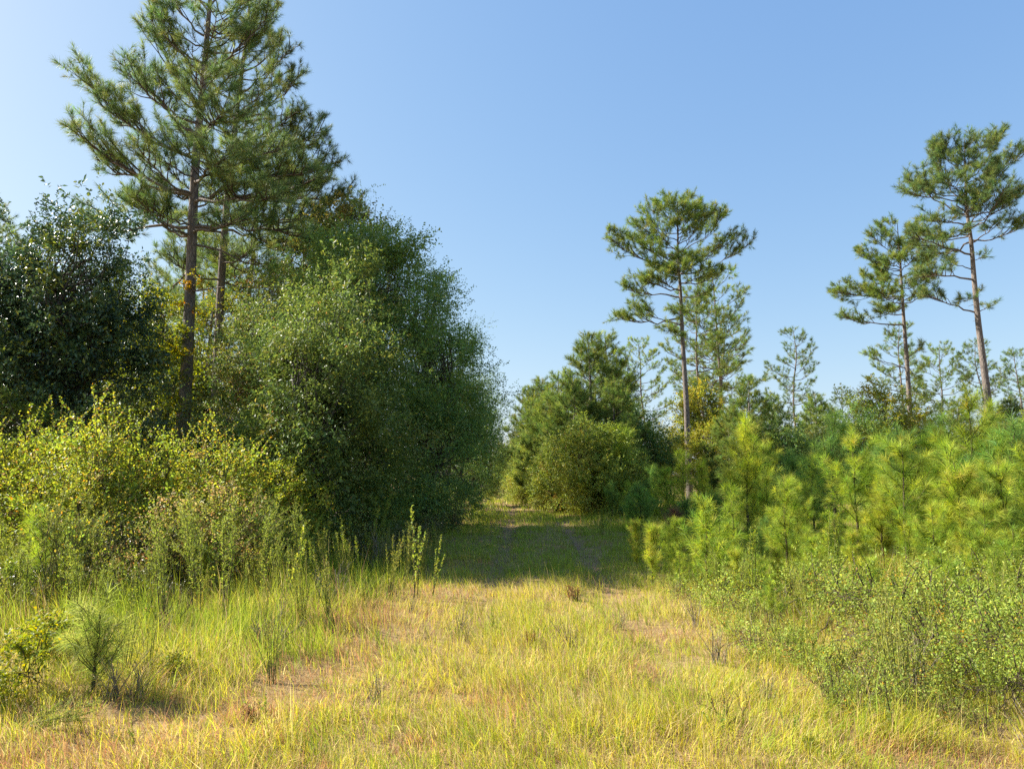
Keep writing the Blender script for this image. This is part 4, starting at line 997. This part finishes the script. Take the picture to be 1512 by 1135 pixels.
for px, top, Y, k, lab in FLAT:
    top += float(rng.uniform(-22, 12))
    put('young_pine' if YH[k] > 2 else 'pine_seedling', YP[k], YH[k], px, top, Y, lab, 'young pine', 'young pines of the thicket', float(rng.uniform(0, 6.28)))
DP = young_pine('drooping_seedling', 131, 0.75, 0.27, [(0.29, 0.36, 0.08), (0.36, 0.41, 0.11), (0.23, 0.31, 0.065)], nper=250, nlen=0.17, nw=0.0034, droop=0.35, bare=0.16, up=1.15)
put('pine_seedling', DP, 0.82, 135, 885, 5.35, 'pale pine seedling with long drooping needles in the lower left foreground', 'young pine', None, 0.5, 0.95)
RD = young_pine('dead_sapling', 122, 1.35, 0.40, [(0.17, 0.085, 0.055), (0.13, 0.07, 0.048), (0.21, 0.11, 0.065)], nper=260, mat=M_DEAD, droop=0.7)
put('dead_pine', RD, 1.45, 1000, 742, 14.2, 'reddish brown dead pine sapling among green ones', 'young pine', None, 1.0)

# ------------------------------------------------------------------ brambles on the right
BR = [(0.24, 0.33, 0.055), (0.32, 0.39, 0.065), (0.40, 0.43, 0.09), (0.18, 0.25, 0.05), (0.46, 0.27, 0.05)]
BRM = [leafy('bramble_%d' % i, 130 + i, bl, n_cl=36, cl_r=0.16, tw_per=7, tw_len=0.24, lv_per=7, L=(0.042, 0.032, 0.038)[i], W=(0.019, 0.017, 0.016)[i], cols=BR, w=w, mat=M_SHRUB, stems=9, r_stem=0.007, shoots=(9, 14, 12)[i], shoot_len=0.30, bark_m=M_TWIG, shell=(0.3, 1))
       for i, (bl, w) in enumerate([([(0, 0, 0.26, 0.62, 0.5, 0.24), (0.3, 0.1, 0.36, 0.35, 0.35, 0.2)], [4, 4, 2, 3, 0.35]), ([(0, 0, 0.22, 0.6, 0.55, 0.22), (-0.3, 0, 0.3, 0.35, 0.35, 0.22)], [3, 4, 3, 2, 0.7]), ([(0, 0, 0.3, 0.5, 0.45, 0.3)], [5, 4, 2, 3, 0.2])])]
rng = np.random.default_rng(78)
BL = [
    (1095, 9.2, 0, 'low bramble at the left tip of the patch, beside the grass'), (1215, 9.3, 2, 'bramble at the foot of the tall weed stalk'),
    (1275, 9.0, 0, 'bramble humping up behind the patch, below the yellow-green low sapling'), (1340, 9.4, 1, 'bramble below the pale green sapling'), (1400, 9.0, 2, 'bramble below the low soft-needled sapling'),
    (1465, 9.2, 0, 'bramble at the back of the patch toward the right edge'), (1520, 8.8, 1, 'bramble cut by the right edge at the back of the patch'), 
    (1265, 8.0, 2, 'bramble in the middle of the patch with dense olive leaves'), (1395, 7.8, 1, 'bramble in the middle of the patch with orange leaves'),
    (1460, 7.7, 2, 'bramble right of the middle of the patch'), (1290, 6.9, 1, 'front bramble with thin cover beside the leaning stalk'),
    (1440, 6.6, 1, 'front bramble among upright green stalks'), 
    (1440, 5.9, 0, 'nearest bramble left of the green stalks at the lower right'), (1490, 5.4, 1, 'nearest bramble at the lower right corner'), (1345, 5.8, 2, 'nearest small bramble out in the grass'),
    (1505, 6.9, 0, 'leafy bramble thick with leaves at the right edge of the patch'), (1455, 6.2, 2, 'thick bramble behind the nearest brambles at the lower right'), (1385, 7.1, 1, 'thick bramble in the right half of the patch'),
    (1335, 6.3, 2, 'bramble beside the pale upright stalks'), (1515, 5.7, 0, 'bramble cut by the lower right edge'), (1430, 8.3, 0, 'tall bramble below the low soft-needled sapling'), (1240, 8.6, 0, 'bramble behind the dead twigs at the left of the patch'),
    (1590, 6.8, 0, 'bramble beyond the right edge of the clearing'), (1600, 8.2, 1, 'bramble further beyond the right edge of the clearing')]
for px, Y, k, lab in BL:
    make('bramble', BRM[k], xat(px, Y), Y, lab, 'bramble', 'brambles of the right-hand patch', s=float(rng.uniform(0.65, 1.15) * (1.0 if Y > 7.3 else 0.85 if Y > 6 else 0.65)), rz=float(rng.uniform(0, 6.28)))

# ------------------------------------------------------------------ weeds
WG = [(0.24, 0.30, 0.04), (0.30, 0.33, 0.05), (0.17, 0.25, 0.04)]
W1 = stalk('goldenrod', 141, 1.0, 3, WG, per=170, top=0.25)
W2 = stalk('dog_fennel', 142, 1.3, 5, [(0.24, 0.28, 0.06), (0.30, 0.30, 0.07), (0.18, 0.24, 0.06)], plume=0.28, lf=0.05, lw=0.006, per=190, top=0.08, stem_mat=M_STALK)
W3 = stalk('green_stalk', 143, 0.7, 2, [(0.20, 0.27, 0.035), (0.26, 0.31, 0.04)], per=130, top=0.2, lf=0.055, lw=0.009)
W4 = stalk('broom_weed', 144, 0.9, 9, [(0.30, 0.33, 0.06), (0.26, 0.31, 0.05), (0.36, 0.33, 0.08)], per=90, top=0.3, lf=0.05, lw=0.006, spread=0.13)
DT = bare_twigs('dry_twigs', 145, 0.62, 5, M_TWIG, 40, [(0.22, 0.20, 0.06), (0.28, 0.20, 0.08)])
DG = bare_twigs('grey_twigs', 146, 0.75, 8, M_GREY, 0)
DS = bare_twigs('dark_stems', 147, 1.5, 5, M_TWIG, 160, GOLD, 0.04)
for kind, pr, h0, px, top, Y, lab, grp in [
    ('tall_weed', W1, 1.0, 1232, 742, 9.4, 'tallest yellow-green weed stalk with splayed arms in front of the saplings', None),
    ('tall_weed', W1, 1.0, 1112, 762, 9.0, 'bunch of upright yellow-green weed stalks before the light green sapling', None),
    ('tall_weed', W2, 1.3, 372, 690, 10.3, 'feathery yellow-green weed left of the rightmost golden shrub', None),
    ('tall_weed', W2, 1.3, 400, 700, 10.9, 'second feathery weed right beside the first', None),
    ('tall_weed', W2, 1.3, 70, 690, 8.5, 'tall feathery weed with dark stems at the left', None),
    ('tall_weed', W2, 1.3, 105, 705, 8.8, 'feathery weed right of the tall dark-stemmed one', None),
    ('tall_weed', W2, 1.3, 30, 760, 9.0, 'shorter feathery weed near the left edge', None),
    ('tall_weed', W4, 0.9, 378, 790, 9.2, 'broomy yellow grass-like weed below the feathery weeds', 'broomy weeds along the tree wall'),
    ('tall_weed', W4, 0.9, 425, 795, 9.8, 'broomy weed at the shadow edge below the rightmost golden shrub', 'broomy weeds along the tree wall'),
    ('tall_weed', W4, 0.9, 472, 778, 10.6, 'upright broomy weed against the deep shade of the olive oak', 'broomy weeds along the tree wall'),
    ('tall_weed', W4, 0.9, 512, 788, 10.9, 'broomy weed left of the dry grey twigs', 'broomy weeds along the tree wall'),
    ('tall_weed', W4, 0.9, 590, 792, 12.0, 'broomy weed right of the dry grey twigs', 'broomy weeds along the tree wall'),
    ('tall_weed', W1, 1.0, 556, 722, 13.6, 'goldenrod spire standing before the dark tree wall', None),
    ('tall_weed', W1, 1.0, 640, 762, 14.5, 'goldenrod stalk at the left trail edge in half shade', None),
    ('tall_weed', W3, 0.7, 740, 845, 10.4, 'small green weed in the middle of the grass at the shadow edge', None),
    ('tall_weed', W3, 0.7, 728, 868, 7.4, 'slender green weed standing in the open grass left of centre', None),
    ('tall_weed', W3, 0.7, 795, 905, 6.7, 'slender green weed standing in the open grass at centre', None),
    ('tall_weed', W3, 0.7, 880, 858, 10.0, 'small weed with yellow leaves at the right end of the shadow edge', None),
    ('tall_weed', W3, 0.7, 735, 820, 12.5, 'curved green weed in the shaded trail', None),
    ('tall_weed', W4, 0.9, 1352, 930, 6.0, 'pale upright stalks among the front brambles', None),
    ('tall_weed', W1, 1.0, 1478, 905, 5.4, 'dense green weed stalks at the lower right', None),
    ('tall_weed', W1, 1.0, 1515, 880, 5.6, 'green weed stalks cut by the right edge', None),
    ('tall_weed', W3, 0.7, 1112, 930, 5.8, 'thin green weed in the grass left of the brambles', None),
    ('tall_weed', W3, 0.7, 1010, 905, 7.6, 'thin weed in the grass below the narrow bright sapling', None),
    ('tall_weed', W3, 0.7, 60, 1010, 4.9, 'green weed at the lower left below the leafy shrub', None),
    ('twiggy_weed', DT, 0.62, 405, 850, 8.0, 'dark bare twiggy weed in the grass left of centre', None),
    ('twiggy_weed', DT, 0.62, 545, 838, 9.3, 'dark bare twiggy weed near the tiny pine seedling', None),
    ('twiggy_weed', DT, 0.62, 1080, 985, 4.9, 'thin dark-stemmed weed at the bottom right of centre', None),
    ('twiggy_weed', DT, 0.62, 1325, 860, 7.6, 'dark bare twigs poking from the bramble patch', None),
    ('twiggy_weed', DT, 0.62, 1462, 1000, 4.9, 'dark twiggy weed with orange leaves at the lower right', None),
    ('twiggy_weed', DG, 0.75, 560, 762, 12.4, 'dry grey twigs in the grass before the dark tree wall', None),
    ('twiggy_weed', DG, 0.75, 385, 880, 7.7, 'short dry grey stems in the grass left of centre', None),
    ('twiggy_weed', DS, 1.5, 78, 720, 8.3, 'dark upright stems with sparse leaves at the left', None),
    ('twiggy_weed', DS, 1.5, 145, 740, 9.0, 'dark leaning stems right of the upright ones', None),
    ('twiggy_weed', DS, 1.5, 195, 735, 9.6, 'sparse-leaved stems before the tawny shrub', None)]:
    put(kind, pr, h0, px, top, Y, lab, 'weed', grp, float(rng.uniform(0, 6.28)))
rng = np.random.default_rng(191)
for k, (px, Y) in enumerate([(1075, 8.6), (1040, 9.0), (1120, 7.9), (1090, 7.4), (1160, 7.2), (1185, 6.5), (1235, 6.2), (1275, 5.9), (1215, 5.6), (1310, 5.3), (1390, 5.2), (1255, 5.1), (1150, 6.7), (1010, 9.8)]):
    make('bramble', BRM[k % 3], xat(px, Y), Y, 'small stray bramble in the grass along the front of the bramble patch', 'bramble', 'stray brambles in the grass', s=float(rng.uniform(0.35, 0.62)), rz=float(rng.uniform(0, 6.28)))


def scatter(kind, prs, n, xr, yr, sr, label, grp, ok=None):
    k = 0
    while k < n:
        x = rng.uniform(*xr); y = rng.uniform(*yr)
        if abs(x) > 0.76 * y + 0.6 or (ok and not ok(x, y)):
            continue
        make(kind, prs[k % len(prs)], x, y, label, 'weed', grp, s=float(rng.uniform(*sr)), rz=float(rng.uniform(0, 6.28)), tilt=(float(rng.normal(0, 0.12)), float(rng.normal(0, 0.12))))
        k += 1


W5 = stalk('leafy_weed', 149, 0.45, 4, [(0.26, 0.34, 0.06), (0.33, 0.38, 0.07), (0.20, 0.29, 0.06)], per=110, top=0.08, lf=0.06, lw=0.016, spread=0.22)
W6 = stalk('straw_tuft', 150, 0.5, 14, [(0.50, 0.42, 0.20), (0.44, 0.40, 0.12), (0.38, 0.38, 0.08)], per=26, top=0.3, lf=0.10, lw=0.006, spread=0.32, stem_mat=M_GREY)
scatter('tall_weed', [W3, W4, W5, W4], 34, (-7.5, -1.6), (5.6, 11.0), (0.5, 0.95), 'mixed green weed standing in the tall grass on the left of the clearing', 'weeds in the left grass', lambda x, y: x < -1.5 - 0.14 * (y - 5))
scatter('tall_weed', [W5, W3, W1, W5], 44, (1.6, 7.5), (4.8, 9.6), (0.4, 0.85), 'green leafy weed growing up among the brambles on the right', 'weeds among the brambles', lambda x, y: x > 2.1 + 0.05 * (y - 5))
W8 = stalk('feathery_weed', 152, 1.25, 4, [(0.30, 0.38, 0.07), (0.38, 0.42, 0.09), (0.24, 0.33, 0.06)], plume=0.30, lf=0.055, lw=0.006, per=150, top=0.25, stem_mat=M_TWIG)
W9 = stalk('leafy_stalk', 153, 1.1, 3, [(0.30, 0.36, 0.06), (0.38, 0.40, 0.07), (0.20, 0.29, 0.06)], per=75, top=0.2, lf=0.055, lw=0.024, spread=0.14, stem_mat=M_TWIG)
scatter('tall_weed', [W8, W9, W8], 44, (-8.5, -2.6), (7.4, 10.6), (0.6, 1.2), 'tall thin-stemmed weed in front of the golden shrubs', 'tall weeds before the golden shrubs', lambda x, y: x < -1.6 - 0.2 * (y - 5))
scatter('tall_weed', [W4, W9, W1], 18, (-4.2, -1.4), (8.5, 13.5), (0.55, 1.0), 'pale upright weed before the dark tree wall', 'pale weeds before the tree wall', lambda x, y: x < -0.9 - 0.12 * (y - 5))
scatter('tall_weed', [W4, W9, W4], 18, (-3.6, -1.0), (9.4, 12.8), (0.75, 1.15), 'tall yellow-green weed at the left edge of the trail mouth', 'weeds at the left trail mouth', lambda x, y: x < -0.9 - 0.08 * (y - 9))
scatter('tall_weed', [W9, W5, W4], 16, (-3.0, -1.5), (12.5, 24.0), (0.5, 0.95), 'shaded weed along the left side of the trail', 'shaded weeds beside the trail')
scatter('tall_weed', [W1, W4, W5], 14, (2.2, 4.0), (11.5, 24.0), (0.5, 0.95), 'weed along the right side of the shaded trail', 'weeds on the right of the trail')
scatter('straw_tuft', [W6, W4], 18, (2.0, 7.0), (4.8, 9.0), (0.6, 1.05), 'dry grass stalks standing up through the bramble patch', 'grass stalks in the brambles', lambda x, y: x > 2.1)
scatter('tall_weed', [W8, W9, W1], 14, (2.6, 7.5), (6.2, 10.2), (0.45, 0.8), 'feathery weed at the back of the bramble patch below the young pines', 'feathery weeds below the young pines', lambda x, y: x > 2.3)
scatter('straw_tuft', [W6], 26, (-3.5, 4.5), (4.2, 10.5), (0.35, 0.75), 'dry straw-coloured grass tuft in the open clearing', 'straw tufts')
scatter('small_weed', [W5], 16, (-2.5, 3), (4.4, 10), (0.25, 0.5), 'low leafy weed nestled in the open grass', 'low weeds in the open grass')
scatter('twiggy_weed', [DT], 14, (1.8, 7), (5, 9.4), (0.5, 0.95), 'dead dark twigs sticking out of the bramble patch', 'dead twigs in the brambles', lambda x, y: x > 2.3)
scatter('twiggy_weed', [DT, DG], 10, (-6, -1.8), (6, 10), (0.5, 0.9), 'thin dry stems in the tall grass on the left', 'dry stems in the left grass')
# arching and fallen stalks
W7 = stalk('leaning_stalk', 151, 0.75, 1, [(0.13, 0.18, 0.04), (0.17, 0.21, 0.05)], per=130, top=0.1, lf=0.035, lw=0.009, spread=0.25, stem_mat=M_TWIG)
make('leaning_stalk', W7, xat(1335, 4.9), 4.9, 'dark leaning stalk bent over the grass below the brambles', 'weed', None, s=1.0, tilt=(0.15, -0.8), rz=0.0)
make('fallen_frond', W2, xat(20, 4.7), 4.75, 'pale fallen frond lying in the lower left corner', 'weed', None, s=0.55, tilt=(0.25, 1.25), rz=0.0)
# rusty tufts
RT = stalk('rusty_tuft', 148, 0.22, 12, [(0.36, 0.17, 0.06), (0.30, 0.13, 0.05)], per=140, top=0.1, lf=0.05, lw=0.008, spread=0.3, stem_mat=M_TWIG, mat=M_DEAD)
for px, Y, s, lab in [(846, 9.9, 1.0, 'rusty brown fern tuft at the shadow edge across the trail'), (785, 7.1, 0.7, 'rusty dead tuft in the open grass beside the slender green weed'), (370, 4.9, 0.6, 'small rusty tuft on the worn reddish strip of grass')]:
    make('rusty_tuft', RT, xat(px, Y), Y, lab, 'weed', None, s=s, rz=s * 3)

# ------------------------------------------------------------------ camera and light
cam = bpy.data.cameras.new('camera'); co = bpy.data.objects.new('camera', cam); COL.objects.link(co)
cam.sensor_width = 36.0; cam.lens = F / 1512 * 36.0; cam.clip_start = 0.05; cam.clip_end = 9000
co.location = (0, 0, H); co.rotation_euler = (math.pi / 2 + TILT, 0, 0)
scene.camera = co

w = bpy.data.worlds.new('World'); scene.world = w; w.use_nodes = True
nt = w.node_tree; nt.nodes.clear()
wo = nt.nodes.new('ShaderNodeOutputWorld'); bg = nt.nodes.new('ShaderNodeBackground'); sky = nt.nodes.new('ShaderNodeTexSky')
sky.sky_type = 'NISHITA'; sky.sun_disc = False; sky.sun_elevation = SUN_EL; sky.sun_rotation = -SUN_AZ
sky.air_density = 1.0; sky.dust_density = 1.0; sky.ozone_density = 1.0; sky.altitude = 50
bg.inputs['Strength'].default_value = 0.10
sp = nt.nodes.new('ShaderNodeSeparateColor'); cb = nt.nodes.new('ShaderNodeCombineColor'); nt.links.new(sky.outputs[0], sp.inputs[0])
for ch, (gain, power) in enumerate(((0.81, 0.78), (1.15, 0.60), (2.0, 0.33))):      # soft shoulder of the photograph's sky
    pw = nt.nodes.new('ShaderNodeMath'); pw.operation = 'POWER'; pw.inputs[1].default_value = power
    mu = nt.nodes.new('ShaderNodeMath'); mu.operation = 'MULTIPLY'; mu.inputs[1].default_value = gain
    nt.links.new(sp.outputs[ch], pw.inputs[0]); nt.links.new(pw.outputs[0], mu.inputs[0]); nt.links.new(mu.outputs[0], cb.inputs[ch])
nt.links.new(cb.outputs[0], bg.inputs[0])
nt.links.new(bg.outputs[0], wo.inputs[0])
sl = bpy.data.lights.new('sun', 'SUN'); so = bpy.data.objects.new('sun', sl); COL.objects.link(so)
sl.energy = 5.0; sl.angle = math.radians(0.53); sl.color = (1.0, 0.94, 0.84)
sd = Vector((-math.sin(SUN_AZ) * math.cos(SUN_EL), math.cos(SUN_AZ) * math.cos(SUN_EL), math.sin(SUN_EL)))
so.rotation_euler = sd.to_track_quat('Z', 'Y').to_euler(); so.location = (-30, 20, 40)

vs = scene.view_settings
vs.view_transform = 'Standard'; vs.look = 'None'; vs.exposure = 1.5; vs.gamma = 1.0; vs.use_curve_mapping = False
c = scene.cycles
c.max_bounces = 6; c.diffuse_bounces = 3; c.glossy_bounces = 2; c.transmission_bounces = 4; c.transparent_max_bounces = 4
c.use_denoising = False; c.caustics_reflective = False; c.caustics_refractive = False; c.sample_clamp_indirect = 6.0
